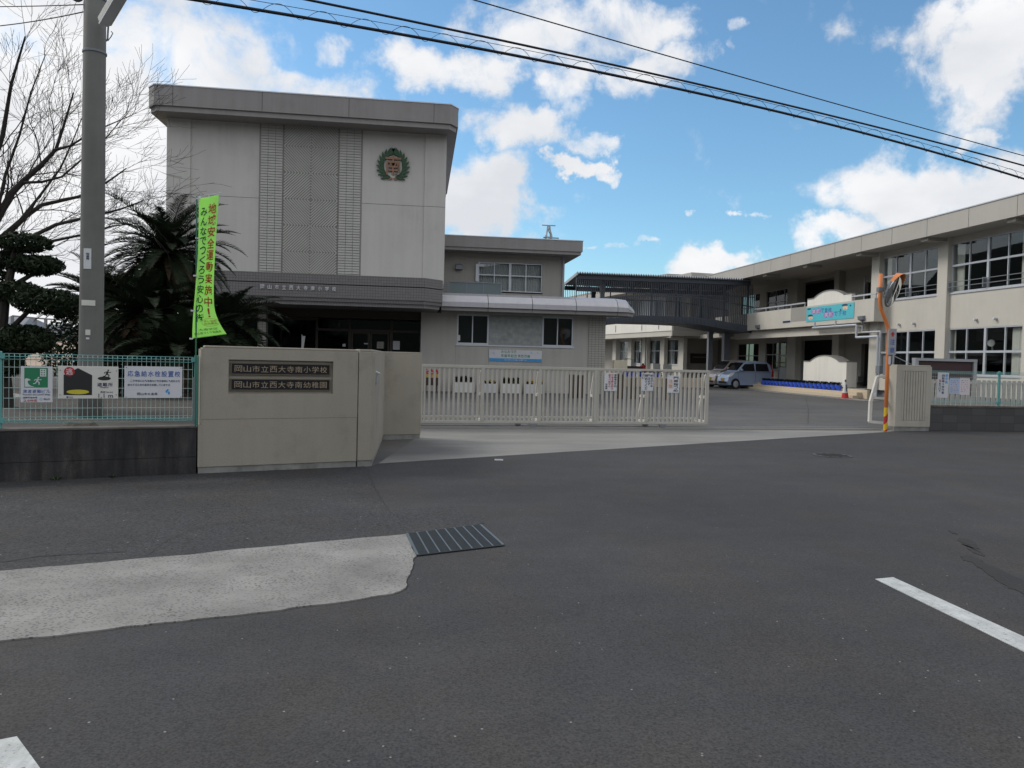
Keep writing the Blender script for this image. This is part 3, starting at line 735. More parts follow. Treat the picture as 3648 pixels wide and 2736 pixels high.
# nobori banner on its pole, tied to the fence post
def nobori(s, label, with_text=True):
    nb = thing('banner', label, 'banner', W0 + U*s + Nn*-.0, 19.8)
    MB().tube([(.012, 0, .58), (.006, 0, 1.6), (-.002, 0, 3.27)], .0085, 8).build('pole', 'green_pole', nb)
    MB().tube([(-.005, 0, 3.262), (.27, -.01, 3.345)], .005, 6).build('cross_rod', 'alu', nb)
    # cloth outline: left and right edge per height, rippling in depth
    def edge(f):            # f 0 top .. 1 bottom
        z = 3.245 - f*1.64
        xl = .02 - .045*f + .012*math.sin(f*5)
        xr = .245 - .035*math.sin(f*2.6)*1.6 + .015*f + (.115*max(0, (f-.72)/.28)**2)
        zr = z + .075*(1-f)**2 + (.065*max(0, (f-.8)/.2))
        return xl, xr, z, zr
    def cloth(u, f):
        xl, xr, z, zr = edge(f); x = xl + (xr-xl)*u
        y = .013*math.sin(u*3.0 + f*6.5)*(.35+u) + .016*math.sin(f*9+u*2)
        return (x, y - .012, z + (zr-z)*u)
    NU, NF = 28, 110; mb = MB()
    mb.add([cloth(i/NU, j/NF) for j in range(NF+1) for i in range(NU+1)], [(j*(NU+1)+i, j*(NU+1)+i+1, (j+1)*(NU+1)+i+1, (j+1)*(NU+1)+i) for j in range(NF) for i in range(NU)])
    cl = mb.build('cloth', 'banner_green', nb, smooth=True)
    so = cl.modifiers.new('solid', 'SOLIDIFY'); so.thickness = .002; so.offset = 1
    mb = MB()
    for u in (.04, .5, .96):
        p = cloth(u, 0); mb.bar(p, (p[0], p[1]+.005, 3.262+(.345-.262)*(p[0]+.005)/.275), .022, .004)
    for f in (.0, .28, .55, .8, 1.0): p = cloth(0, f); mb.bar((p[0]-.03, -.002, p[2]), (p[0]+.01, p[1], p[2]), .012, .018)
    mb.build('tie', 'sign_white', nb)
    if with_text:
        def put(txt, u0, u1, f0, f1, bold, mb):
            vs, fs, (a, b_, c, e) = glyphs(txt, bold)
            out = []
            for v in vs:
                u = u0 + (u1-u0)*(v[0]-a)/(b_-a); f = f1 + (f0-f1)*(v[1]-c)/(e-c); p = cloth(u, f); out.append((p[0], p[1]-.010-.001*(v[2] > 0), p[2]))
            mb.add(out, fs)
        mb = MB()
        tx = '地域安全運動実施中！'
        for i, ch in enumerate(tx): f0 = .05 + .081*i; put(ch, *((.5, .9) if ch != '！' else (.64, .74)), f0, f0+.07, .014, mb)
        put('赤い羽根', .42, .92, .872, .888, .0, mb); put('共同募金', .42, .92, .892, .908, .0, mb)
        el = [cloth(.67+.33*math.cos(q), .89+.032*math.sin(q)) for q in [2*math.pi*k/28 for k in range(29)]]
        mb.tube([(p[0], p[1]-.006, p[2]) for p in el], .0012, 4)
        mb.build('lettering', 'text_red', nb)
        mb = MB(); tx = 'みんなでつくろう安心の街'
        for i, ch in enumerate(tx): f0 = .07 + .0685*i; put(ch, .1, .44, f0, f0+.058, .014, mb)
        put('大南学区', .2, .85, .935, .952, .0, mb); put('安心街づくり協議会', .06, .9, .96, .978, .0, mb)
        mb.build('lettering', 'text_dkgreen', nb)
    return nb
nobori(-.036, 'lime green vertical banner with red and dark green lettering, tied at the sign wall')
nobori(-2.345, 'lime green banner at the left edge, beyond the notice boards', False)

# ================================================================ sliding gate
GA = 4.3; G0 = Vector((.48, 16.22, 0))
ga = thing('sliding_gate', 'long beige steel sliding gate of close vertical bars closing most of the gateway', 'gate', G0, GA)
MB().box(-1.2, 6.3, -.03, .03, 1.255, 1.312).build('top_rail', 'gate_paint', ga, .005)
MB().box(-1.2, 6.3, -.03, .03, .118, .17).build('bottom_rail', 'gate_paint', ga, .005)
mb = MB(); n = 74
for i in range(n):
    s = -1.15 + i*.1
    if s < 6.2: mb.box(s-.021, s+.021, -.018, .018, .17, 1.255)
mb.build('bar_infill', 'gate_paint', ga)
for s in (-.02, 1.245, 2.465, 3.69, 4.86, 6.265):
    MB().box(s-.033, s+.033, -.033, .033, .17, 1.255).build('upright', 'gate_paint', ga, .004)
    if s > 0 and s < 6.2 or s > 6.2:
        mb = MB().bar((s-.03, .04, 1.2), (s-.02, .42, .2), .03, .045); mb.box(s-.05, s+.03, .03, .30, .69, .745); mb.box(s-.04, s+.04, .03, .5, .15, .2)
        mb.build('brace', 'gate_white', ga)
MB().box(-1.2, 6.28, .42, .46, .2, .235).build('rear_rail', 'gate_white', ga)
for s in (2.33, 5.235):
    for ds, yy in ((0, -.02), (-.22, .44)):
        br = MB().prism([(s+ds-.09, .118), (s+ds+.09, .118), (s+ds+.055, .05), (s+ds-.055, .05)], yy-.03, yy+.03).build('wheel_bracket', 'steel_grey', ga)
        MB().lathe([(.045, -.02), (.045, .02)], (s+ds, yy, .053), 'y', 14).build('wheel', 'rail_steel', br)
mb = MB().box(4.71, 4.99, -.032, .0, 1.258, 1.27).box(5.05, 5.2, -.0322, 0, 1.259, 1.268).box(5.3, 5.5, -.0324, 0, 1.262, 1.266).build('rust_patch', 'rust', ga)
rl = thing('gate_rail', 'pair of steel guide rails across the gateway under the sliding gate', 'rail', G0, GA)
MB().box(-.6, 10.65, -.045, -.0, .007, .045).build('front_rail', 'rail_steel', rl); MB().box(-.6, 10.65, .42, .47, .007, .045).build('rear_rail', 'rail_steel', rl)
MB().box(-.6, 10.65, -.02, .44, .0065, .012).build('channel_bed', 'plinth', rl); MB().box(-.6, 10.65, .18, .22, .012, .035).build('middle_rail', 'rail_steel', rl)
def gsign(s0, s1, z0, z1, cols, label):
    b, y = board('gate_notice', label, 'sign', G0, GA, s0, s1, z0, z1, -.035, 'sign_white', .006)
    by = {}
    for txt, x0, x1, za, zb, m in cols: text_col(by.setdefault(m, MB()), txt, s0+(s1-s0)*x0, s0+(s1-s0)*x1, z1-(z1-z0)*za, z1-(z1-z0)*zb, y, bold=.012)
    for m, q in by.items(): q.build('lettering', m, b)
    mb = MB()
    for a in (.08, .92):
        for c in (.05, .95): mb.lathe([(.006, -.003), (.006, .002)], (s0+(s1-s0)*a, y, z0+(z1-z0)*c), 'y', 8)
    mb.build('screw', 'steel_grey', b)
gsign(3.873, 4.152, .829, 1.21, [('運動場は平日', .78, .97, .05, .8, 'ink_black'), ('午後五時以降は', .55, .74, .05, .93, 'ink_red'), ('あそべません', .31, .52, .05, .8, 'ink_red'), ('学校長', .08, .26, .58, .92, 'ink_black')], 'white gate notice with red and black columns, leftmost on the sliding gate')
gsign(4.714, 4.987, .842, 1.224, [('安全のため', .76, .96, .06, .8, 'ink_black'), ('門は必ず', .52, .73, .06, .7, 'ink_black'), ('閉めてくだ', .27, .49, .06, .96, 'ink_black'), ('さい', .04, .24, .02, .34, 'ink_black')], 'white gate notice with four columns of black writing, middle of the sliding gate')
gsign(5.318, 5.588, .809, 1.184, [('門扉指つめ', .5, .9, .05, .96, 'ink_black'), ('注意', .06, .44, .2, .76, 'ink_faded')], 'white gate notice with bold black column and faded orange one, near the gate end')

# stowed gate end at the right and gate pier
RP = Vector((11.32, 16.95, 0))
gs = thing('stowed_gate', 'white trapezoid steel end frame of the second gate leaf beside the right pier', 'gate frame', G0, GA)
fr = [onV(G0, GA, x, y, .25) for x, y in ((3098,1502),(3101,1432),(3126,1342),(3200,1340),(3200,1512))]
mb = MB()
for a, b in zip(fr, fr[1:] + fr[:1]): mb.bar((a[0], .25, a[1]), (b[0], .25, b[1]), .07, .06)
m0, m1 = onV(G0, GA, 3108, 1418, .25), onV(G0, GA, 3200, 1421, .25); mb.bar((m0[0], .25, m0[1]), (m1[0], .25, m1[1]), .06, .05)
mb.build('frame', 'gate_white', gs)
rp = thing('gate_pier', 'beige rendered gate pier with a grooved panel at the right of the gateway', 'gate pier', RP, 2)
mb = MB().holes(.1, 1.01, .105, 1.51, [(.255, .875, .246, 1.403)], 0, .03); mb.box(.1, 1.01, .0302, .27, .105, 1.51); mb.build('body', 'stucco_pier', rp)
mb = MB()
for i in range(9): s = .259 + i*.0691; mb.box(s+.004, s+.059, .006, .0298, .252, 1.397)
mb.build('grooved_panel', 'stucco_pier', rp)
MB().box(.12, .99, .015, .255, 1.5102, 1.54).build('coping', 'stucco_pier', rp, .008); MB().box(.09, 1.0, .015, .26, 0, .1048).build('plinth', 'plinth', rp)
MB().box(.06, .17, .3, .45, 1.2, 1.75).build('control_box', 'steel_grey', rp)
# right wall and fence
RW = Vector((12.34, 17.2, 0))
w2 = tag(MB().box(0, 9, 0, .2, 0, .56).build('block_wall', 'block_stained', bevel=.008), 'low grey concrete block wall under the fence right of the gate pier', 'wall'); w2.location = RW; w2.rotation_euler = (0, 0, R(1))
MB().box(0, 9, -.015, .21, .561, .6).build('coping', 'stained_cap', w2)
RF = RW + Vector((0, .08, 0))
f2 = fence_panel(RF, 1, .06, 1.98, .66, 1.42, .05, .112, 'turquoise mesh fence right of the gate pier, hung with three posters', 'wire_pale'); post(f2, .02, .6, 1.44); post(f2, 2.02, .6, 1.44, .03)
f3 = fence_panel(RF, 1, 2.06, 3.98, .66, 1.42, .05, .112, 'turquoise mesh fence panel at the right edge of the picture', 'wire_pale'); post(f3, 4.02, .6, 1.44, .03)
zb = lambda x, y: (2960 + x*.31103, 1100 + y*.31103)
def rsign(c, label, name='poster'):
    q = [onV(RF, 1, *zb(*p), -.035) for p in c]
    b = thing(name, label, 'poster', RF, 1); mb = MB().prism(q, -.04, -.035); return b, q, mb
b, q, mb = rsign(((1228,728),(1352,733),(1336,1020),(1212,1016)), 'tall white school route poster tied to the fence beside the gate pier'); mb.build('panel', 'sign_white', b)
s0, s1, z1, z0 = q[0][0], q[1][0], q[0][1], q[2][1]
mb = MB(); text_col(mb, '通学路', s0+.19, s0+.26, z1-.03, z1-.27, -.0402, bold=.012); mb.build('lettering', 'ink_cyan', b)
mb = MB(); text_col(mb, '自転車・歩行者', s0+.105, s0+.175, z1-.04, z0+.09, -.0402, bold=.012); mb.build('lettering', 'ink_navy', b)
mb = MB(); text_col(mb, '気', s0+.03, s0+.09, z1-.16, z1-.24, -.0402, bold=.012); mb.build('lettering', 'ink_red', b)
mb = MB(); text_col(mb, 'をつけて', s0+.025, s0+.085, z1-.24, z0+.13, -.0402, bold=.012); mb.build('lettering', 'ink_navy', b)
for c, m1, lb in ((((1362,795),(1478,797),(1472,977),(1358,973)), 'lavender_print', 'pale blue printed poster in the middle of the right fence panel'), (((1480,793),(1590,797),(1584,988),(1474,984)), 'pink_print', 'pale pink printed poster, rightmost on the fence')):
    b, q, mb = rsign(c, lb); mb.build('panel', m1, b)
    s0, s1, z1, z0 = q[0][0], q[1][0], q[0][1], q[2][1]; mb = MB(); mb3 = MB()
    rnd = random.Random(int(s0*100))
    for i in range(7):
        zz = z1 - .05 - i*.045; x = s0+.03
        while x < s1-.06:
            w_ = rnd.uniform(.02, .06); (mb if rnd.random() < .75 else mb3).box(x, min(x+w_, s1-.02), -.0412, -.0402, zz-.012, zz); x += w_ + rnd.uniform(.01, .05)
    mb.build('picture', 'steel_grey', b); mb3.build('picture', 'ink_faded', b)

# convex traffic mirror on its orange bent pole
def pp(x, y): s, z = onV((11.3, 16.75), 0, x, y); return Vector((11.3+s, 16.75, z))
mp = thing('traffic_mirror', 'round convex traffic mirror on a bent orange pole beside the gate pier', 'traffic mirror', (pp(3154,1531).x, 16.75, 0)); mo = Vector(mp.location)
pts = [pp(*p) - mo for p in ((3154,1533),(3162,1300),(3167,1195),(3166,1175),(3158,1150),(3147,1122),(3140,1105),(3136,1085),(3135,1060),(3138,975))]
pts[0].z = 0
MB().tube(pts, .043, 14).build('pole', 'orange', mp, smooth=True)
def lerp_pole(z):
    for a, b in zip(pts, pts[1:]):
        if a.z <= z <= b.z: return a.lerp(b, (z-a.z)/(b.z-a.z))
    return pts[-1]
def sleeve(z0, z1, mat, name, r=.0445, slant=0):
    mb = MB(); n = 16; vs = []
    for z, in ((z0,), (z1,)):
        c = lerp_pole(z)
        for j in range(n): a = 2*math.pi*j/n; vs.append((c.x+r*math.cos(a), c.y+r*math.sin(a), z + slant*math.cos(a)))
    mb.add(vs, [(j, (j+1) % n, n+(j+1) % n, n+j) for j in range(n)]); mb.build(name, mat, mp)
sleeve(.0, .555, 'yellow', 'yellow_band', .0442); sleeve(.22, .40, 'red_band', 'red_band', .0452, .055); sleeve(.055, .005, 'red_band', 'red_band', .0452, .03)
a, b2 = pp(3160,1170), pp(3183,1264)
MB().box(3160*0+pp(3157,1264).x-mo.x, pp(3184,1264).x-mo.x, -.075, -.045, pp(3160,1264).z, pp(3160,1171).z).build('sign_plate', 'alu_dull', mp)
mb = MB(); X0, X1 = pp(3157,1264).x-mo.x, pp(3184,1264).x-mo.x; zt = pp(3160,1171).z; hgt = zt - pp(3160,1264).z
ax = (X0+X1)/2; aw = (X1-X0)*.3
mb.prism([(ax-aw*.45, zt-hgt*.3), (ax-aw*.45, zt-hgt*.22), (ax-aw, zt-hgt*.22), (ax, zt-hgt*.11), (ax+aw, zt-hgt*.22), (ax+aw*.45, zt-hgt*.22), (ax+aw*.45, zt-hgt*.3)], -.077, -.0752); mb.build('arrow', 'ink_red', mp)
mb = MB(); text(mb, '注', ax-aw*1.05, ax+aw*1.05, zt-hgt*.61, zt-hgt*.4, -.0752, bold=.008); text(mb, '意', ax-aw*1.05, ax+aw*1.05, zt-hgt*.92, zt-hgt*.71, -.0752, bold=.008); mb.build('lettering', 'ink_blue', mp)
MB().box(pts[2].x-.02, pts[2].x+.03, -.05, -.046, pp(3160,1298).z, pp(3160,1268).z).build('label_sticker', 'sign_white', mp)
hd = bpy.data.objects.new('mirror_head', None); COL.objects.link(hd); hd.parent = mp
cen = pp(3171,1036) - mo; hd.location = (cen.x, -.13, cen.z)
hd.rotation_euler = (R(17), 0, R(41))         # faces right along the road and down
mb = MB(); rr = .39
mb.lathe([(rr, .0), (rr, .03), (rr*.9, .05), (rr*.5, .075), (.02, .08)], (0, 0, 0), 'y', 32).build('back_shell', 'steel_grey', hd)
prof = [(rr*.97*math.sin(q), -.075*math.cos(q*1.0)+.0) for q in [math.pi/2*(1-k/8) for k in range(9)]]
MB().lathe([(max(r_, .002), h_*1.0-.002) for r_, h_ in prof], (0, 0, 0), 'y', 32).build('mirror_face', 'mirror_face', hd, smooth=True)
mb = MB(); n = 20
vs = []
for j in range(n+1):
    a = R(25) + R(130)*j/n; vs += [(math.cos(a)*(rr+.006), .03, math.sin(a)*(rr+.006)), (math.cos(a)*(rr+.02), -.03-.08*math.sin((a-R(25))/R(130)*math.pi)**.8, math.sin(a)*(rr+.02))]
mb.add(vs, [(2*j, 2*j+1, 2*j+3, 2*j+2) for j in range(n)])
hv = mb.build('visor', 'orange', hd); sm = hv.modifiers.new('s', 'SOLIDIFY'); sm.thickness = .004
c = lerp_pole(pp(3138,1032).z - 0)
MB().box(c.x-.065, c.x+.065, -.055, .05, c.z-.05, c.z+.05).bar((c.x+.03, -.05, c.z), (cen.x, -.06, cen.z), .04).build('clamp', 'steel_grey', mp)

# ================================================================ utility pole, lamp, wires
UP = Vector((-4.285, 11.9, 0))
up = thing('utility_pole', 'grey concrete utility pole with small white plates behind the left fence', 'utility pole', UP)
MB().tube([(0, 0, 0), (0, 0, 1.2), (.015, 0, 4), (.03, 0, 9.5)], [.162, .158, .15, .128], 28).build('shaft', 'pole_concrete', up, smooth=True)
def plate(x0, x1, y0, y1, mat, name, txt=None):
    mb = MB(); a = atY(x0, y0, UP.y-.165); b = atY(x1, y1, UP.y-.165); n = 6; vs = []
    for k in range(n+1):
        x = a.x-UP.x + (b.x-a.x)*k/n; yy = -math.sqrt(max(.0, .163**2 - x*x)) if abs(x) < .16 else 0
        vs += [(x, yy, b.z), (x, yy, a.z)]
    mb.add(vs, [(2*k, 2*k+2, 2*k+3, 2*k+1) for k in range(n)]); return mb.build(name, mat, up)
plate(297, 324, 884, 958, 'sign_white', 'number_plate'); plate(288, 336, 1068, 1089, 'sign_cream', 'sticker'); plate(304, 321, 1174, 1194, 'sign_cream', 'sticker'); plate(306, 318, 1202, 1209, 'sign_white', 'sticker')
mb = MB(); a = atY(312, 905, 11.73); text_col(mb, '昭富南', a.x-UP.x-.02, a.x-UP.x+.02, atY(312, 900, 11.73).z, atY(312, 925, 11.73).z, -.166, bold=0); mb.build('lettering', 'ink_navy', up)
mb = MB()
for z in (5.55, 6.28): mb.lathe([(.15, z), (.156, z+.005), (.156, z+.03), (.15, z+.035)], (.02, 0, 0), n=24)
mb.build('steel_band', 'steel_grey', up)
lp = thing('street_lamp', 'tilted pale fluorescent street lamp box on the utility pole', 'street lamp', (0,0,0))
a, b = atY(372, 78, 11.62), atY(425, -12, 11.35); e = (b-a).normalized()
MB().bar(a, b + e*.25, .17, .09).build('housing', 'lamp_white', lp, .01)
MB().bar(a + Vector((0,-.03,-.055)), b + e*.2 + Vector((0,-.03,-.055)), .13, .03).build('diffuser', 'sign_white', lp)
MB().tube([atY(378,80,11.75), atY(386,90,11.7), atY(383,140,11.7), atY(378,146,11.72)], .012, 6).tube([atY(383,92,11.68), atY(396,90,11.68)], .008, 6).tube([atY(396,112,11.68), atY(402,118,11.68), atY(396,130,11.68), atY(384,146,11.68)], .007, 6).build('bracket', 'steel_grey', lp)
def sag(a, b, s, n=40): return [a.lerp(b, k/n) - Vector((0, 0, s*4*(k/n)*(1-k/n))) for k in range(n+1)]
def cable(name, label, pts, r, group=None, mat='wire_black'):
    return tag(MB().tube(pts, r, 6).build(name, mat, smooth=True), label, 'cable', group)
pa = UP + Vector((-.13, 0, 0))
for z, dz, lb in ((6.22, .15, 'thin service wire reaching the utility pole from the left, upper one'), (6.12, .55, 'thin drooping service wire looping into the utility pole, lower one')):
    cable('service_wire', lb, sag(pa + Vector((0, 0, z)), atY(-900, -60 + (z-6.1)*200, 20), dz), .008)
mb = MB().lathe([(.03, -.06), (.05, -.02), (.05, .02), (.03, .06)], (UP.x-.21, UP.y, 6.3), 'x', 10); tag(mb.build('insulator', 'pole_concrete'), 'stubby grey wire clamp on the left side of the utility pole', 'insulator')
def onU(x, y, off): s, z = onV((-4.3, 11.9 - off), 17, x, y); a = R(17); return Vector((-4.3 + s*math.cos(a), 11.9 - off + s*math.sin(a), z))
def thru(pxs, off): return [onU(x, y, off) for x, y in pxs]
def smoothline(p, n=60):               # quadratic fit through three points, extended both ways
    a, b, c = p; u = lambda q: (q - a).xy.length * (1 if (q-a).x >= 0 else -1); ub, uc = u(b), u(c)
    out = []
    for k in range(n+1):
        t_ = -9 + (uc + 18)*k/n
        la = (t_-ub)*(t_-uc)/(ub*uc); lb_ = t_*(t_-uc)/(ub*(ub-uc)); lc = t_*(t_-ub)/(uc*(uc-ub))
        xy = a.xy.lerp(c.xy, t_/uc); out.append(Vector((xy.x, xy.y, a.z*la + b.z*lb_ + c.z*lc)))
    return out
cable('overhead_cable', 'thin overhead wire, uppermost of the three crossing the sky', smoothline(thru(((1690,0),(2500,234),(3648,555)), 2.2)), .009)
cable('overhead_cable', 'plain black overhead cable running between the thin wire and the spiral-wrapped one', smoothline(thru(((1100,0),(2300,257),(3648,590)), 1.6)), .017)
lowc = smoothline(thru(((700,0),(2000,230),(3648,637)), 1.0), 150)
lc = thing('overhead_cable', 'thick black overhead cable hung by spiral wire from a messenger strand', 'cable', (0,0,0))
MB().tube(lowc, .024, 8).build('cable_core', 'wire_black', lc, smooth=True)
ms = [p + Vector((0, 0, .12)) for p in lowc]; MB().tube(ms, .0045, 5).build('messenger_wire', 'wire_black', lc)
mb = MB(); L = 0; seg = []
dense = []
for p, q in zip(lowc, lowc[1:]):
    for k in range(6): dense.append(p.lerp(q, k/6))
acc = 0; hel = []
for i, p in enumerate(dense):
    if i: acc += (p - dense[i-1]).length
    ph = acc/.62*2*math.pi; zz = math.sin(ph); hel.append(p + Vector((-.03*math.cos(ph), .04*math.cos(ph), .045 + (.085 if zz > 0 else .085)*zz)))
MB().tube(hel, .004, 4, False).build('spiral_hanger', 'wire_black', lc)
MB().bar(dense[40], dense[110], .09, .05).build('splice', 'wire_black', lc)

# ================================================================ buildings
def wmat(o):
    m = Matrix.Identity(4)
    while o: m = Matrix.LocRotScale(o.location, o.rotation_euler, o.scale) @ m; o = o.parent
    return m
def wb(mb, name, mat, parent, **kw):       # vertices given in world coordinates
    inv = wmat(parent).inverted(); mb.v = [tuple(inv @ Vector(v)) for v in mb.v]; return mb.build(name, mat, parent, **kw)
def window(parent, u0, u1, z0, z1, y, cols, rows, glassm='glass', fr='alu', fw=.045, th=.05, thick=(), rail=.05, d=.08, sill=True, name='window', curtains=(), cm='curtain'):
    w = MB()
    w.box(u0, u0+fw, y, y+d, z0, z1).box(u1-fw, u1, y, y+d, z0, z1).box(u0+fw, u1-fw, y, y+d, z0, z0+fw).box(u0+fw, u1-fw, y, y+d, z1-fw, z1)
    us = [u0+fw] + [u0+(u1-u0)*c for c in cols] + [u1-fw]
    for r in rows: zz = z0+(z1-z0)*r; w.box(u0+fw, u1-fw, y+.003, y+d-.003, zz-rail/2, zz+rail/2)
    zs = [z0+fw] + sorted(z0+(z1-z0)*r for r in rows) + [z1-fw]
    for i, c in enumerate(cols):
        uu = u0+(u1-u0)*c; h = (.055 if i in thick else .022)
        w.box(uu-h, uu+h, y+(.001 if i in thick else .006), y+d-.006, z0+fw, z1-fw)
    o = w.build(name, fr, parent)
    MB().box(u0+.02, u1-.02, y+d*.45, y+d*.55, z0+.02, z1-.02).build('pane', glassm, o)
    if sill: MB().box(u0-.03, u1+.03, y-.05, y+d, z0-.06, z0-.001).build('sill', fr, o)
    for a, b in curtains:
        m = MB(); n = max(6, int((b-a)/.035)); vs = []
        for k in range(n+1):
            u = a+(b-a)*k/n; yy = y+d+.10+.035*math.sin(k*1.9)+.012*math.sin(k*.7); vs += [(u, yy, z1-.06), (u, yy+.01, z0+.05)]
        m.add(vs, [(2*k, 2*k+2, 2*k+3, 2*k+1) for k in range(n)]); m.build('curtain', cm, o, smooth=True)
    return o
sb = thing('school_building', 'tall windowless beige hall with a green and gold crest and a lower entrance wing', 'building', (-3.6, 32.5, 0))
XL, XR, YT = -9.0, 1.75, 32.5
wb(MB().box(XL, XR, YT, 44, 4.3, 10.6), 'tower_wall', 'tower_wall', sb)
for a_, b_ in ((XL-.002, -8.12), (.89, XR+.002)): wb(MB().box(a_, b_, YT-.05, YT+.5, 4.4, 10.5), 'corner_pilaster', 'tower_wall', sb, bevel=.01)
wb(MB().box(-8.12, -5.56, YT-.003, YT+.01, 7.538, 7.55).box(-1.6, .89, YT-.003, YT+.01, 7.538, 7.55).box(.89, XR, YT-.053, YT-.04, 7.538, 7.55).box(XL, -8.12, YT-.053, YT-.04, 7.538, 7.55), 'wall_joint', 'crack', sb)
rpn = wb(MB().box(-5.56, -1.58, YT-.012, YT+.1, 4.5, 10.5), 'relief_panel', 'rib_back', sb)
mb = MB(); cx = -3.57; hw = 1.03; P = 2.06; dd = .112
cents = [5.51 + P*i for i in range(-1, 4)]
for cz in cents:
    k = 0
    while k*dd < 2*hw:
        ph = k*dd + .03; k += 1
        for sx_ in (1, -1):
            for sz_ in (1, -1):
                # from (x=max(0,ph-hw)) to (x=min(ph,hw)) on |x|+|z|=ph
                xa, xb = max(0, ph-P/2), min(ph, hw)
                if xb - xa < .02: continue
                a = Vector((cx+sx_*xa, YT-.045, cz+sz_*(ph-xa))); b = Vector((cx+sx_*xb, YT-.045, cz+sz_*(ph-xb)))
                zl, zh = 4.6, 10.46
                if max(a.z, b.z) > zh or min(a.z, b.z) < zl:
                    lo_, hi_ = (a, b) if a.z < b.z else (b, a)
                    if lo_.z >= zh or hi_.z <= zl: continue
                    if hi_.z > zh: t_ = (zh-lo_.z)/(hi_.z-lo_.z); hi_ = lo_.lerp(hi_, t_)
                    if lo_.z < zl: t_ = (zl-lo_.z)/(hi_.z-lo_.z); lo_ = lo_.lerp(hi_, t_)
                    a, b = lo_, hi_
                if (b-a).length > .02: mb.bar(a, b, .062, .047)
wb(mb, 'diamond_relief', 'rib', rpn)
for c0, c1 in ((-5.5, -4.66), (-2.48, -1.63)):
    mb = MB(); w_ = (c1-c0)/3
    for j in range(56):
        z = 4.6 + j*.1055
        for i in range(3): mb.box(c0+i*w_+.008, c0+(i+1)*w_-.008, YT-.055, YT-.011, z, z+.082)
    wb(mb, 'slat_relief', 'rib', rpn)
def offs(pl, d): return [(x, y) for x, y in pl]
fpl = [(-9.20, 31.5), (1.84, 31.5), (2.16, 31.95), (2.5, 45), (-9.0, 45), (-9.52, 31.95)]
fp2 = [(-9.13, 31.57), (1.79, 31.57), (2.09, 31.99), (2.43, 45), (-8.95, 45), (-9.45, 31.99)]
rf = wb(MB().prism(fpl, 10.625, 11.36, 'z'), 'roof_fascia', 'fascia_beige', sb); 
wb(MB().prism(fp2, 10.43, 10.6249, 'z'), 'fascia_lip', 'fascia_beige', rf)
wb(MB().prism([(-9.22, 31.48), (1.85, 31.48), (2.18, 31.94), (2.52, 45), (-9.02, 45), (-9.54, 31.94)], 11.3601, 11.40, 'z'), 'coping', 'alu', rf)
mb = MB()
for x in (-8.54, -5.31, -2.08, 1.18): mb.box(x-.007, x+.007, 31.495, 31.52, 10.63, 11.355)
wb(mb, 'joint', 'crack', rf)
def cano(d, z0, z1): return MB().prism([(-8.4, 31.5+d), (.97, 31.5+d), (1.7-d, 32.2+d*.4), (1.7-d, 34.3), (-9.1, 34.3), (-9.1+d, 32.2+d*.4)], z0, z1, 'z')
cb = wb(cano(0, 4.20, 4.565), 'entrance_canopy', 'tile_dark', sb)
wb(cano(.05, 4.165, 4.1999), 'groove', 'black', cb)
for d, a, b in ((0, 3.66, 4.1649), (.045, 3.63, 3.6599), (.05, 3.53, 3.6299), (.11, 3.50, 3.5299), (.12, 3.38, 3.4999)): wb(cano(d, a, b), 'canopy_step', 'tile_dark', cb)
mb = MB(); a, b = atY(922, 1012, 31.5), atY(1203, 1022, 31.5)
tx = '岡山市立西大寺南小学校'; zc = 4.005
for i, ch in enumerate(tx):
    w_ = (b.x-a.x)/len(tx); text(mb, ch, a.x+i*w_+w_*.24, a.x+(i+1)*w_-w_*.22, zc-.085, zc+.085, 31.475, d=.02, bold=.008)
wb(mb, 'lettering', 'letter_metal', cb)
# school crest
ec = Vector((-.37, YT-.02, 9.1)); em = wb(MB().prism(ellipse(ec.x, ec.z-.02, .36, .47, 32), YT-.03, YT-.001), 'school_crest', 'sign_cream', sb)
mb = MB()
for sg in (1, -1):
    for i in range(10):
        t_ = i/9; a = R(-66 + 140*t_)
        c0 = Vector((ec.x + sg*.40*math.cos(a), 0, ec.z - .02 + .47*math.sin(a)))
        for side, ln, tw in ((1, .34, 40), (-1, .17, -14)):
            ang = a + R(90) - side*R(tw); d = Vector((sg*math.cos(ang), 0, math.sin(ang))); q = Vector((d.z, 0, -d.x))
            mb.prism([((c0 + d*u + q*v*sg).x, (c0 + d*u + q*v*sg).z) for u, v in ((-.06,0),(.02,.055),(ln*.55,.06),(ln,0),(ln*.5,-.045),(.02,-.05))], YT-.07-.004*i-(.012 if side>0 else 0), YT-.02)
wb(mb, 'laurel_wreath', 'emblem_green', em)
mb = MB()
for sg in (1, -1):
    for k in range(3): mb.prism([(ec.x+sg*(.03+k*.1), ec.z-.55+k*.03), (ec.x+sg*(.17+k*.1), ec.z-.58+k*.06), (ec.x+sg*(.15+k*.1), ec.z-.5+k*.06), (ec.x+sg*(.04+k*.1), ec.z-.5+k*.03)], YT-.06, YT-.02)
wb(mb, 'wreath_ribbon', 'emblem_gold', em)
mb = MB(); X, Z = ec.x, ec.z-.01
text(mb, '南', X-.31, X+.31, Z-.39, Z+.40, YT-.06, d=.07, bold=.012)
wb(mb, 'crest_character', 'emblem_gold', em)
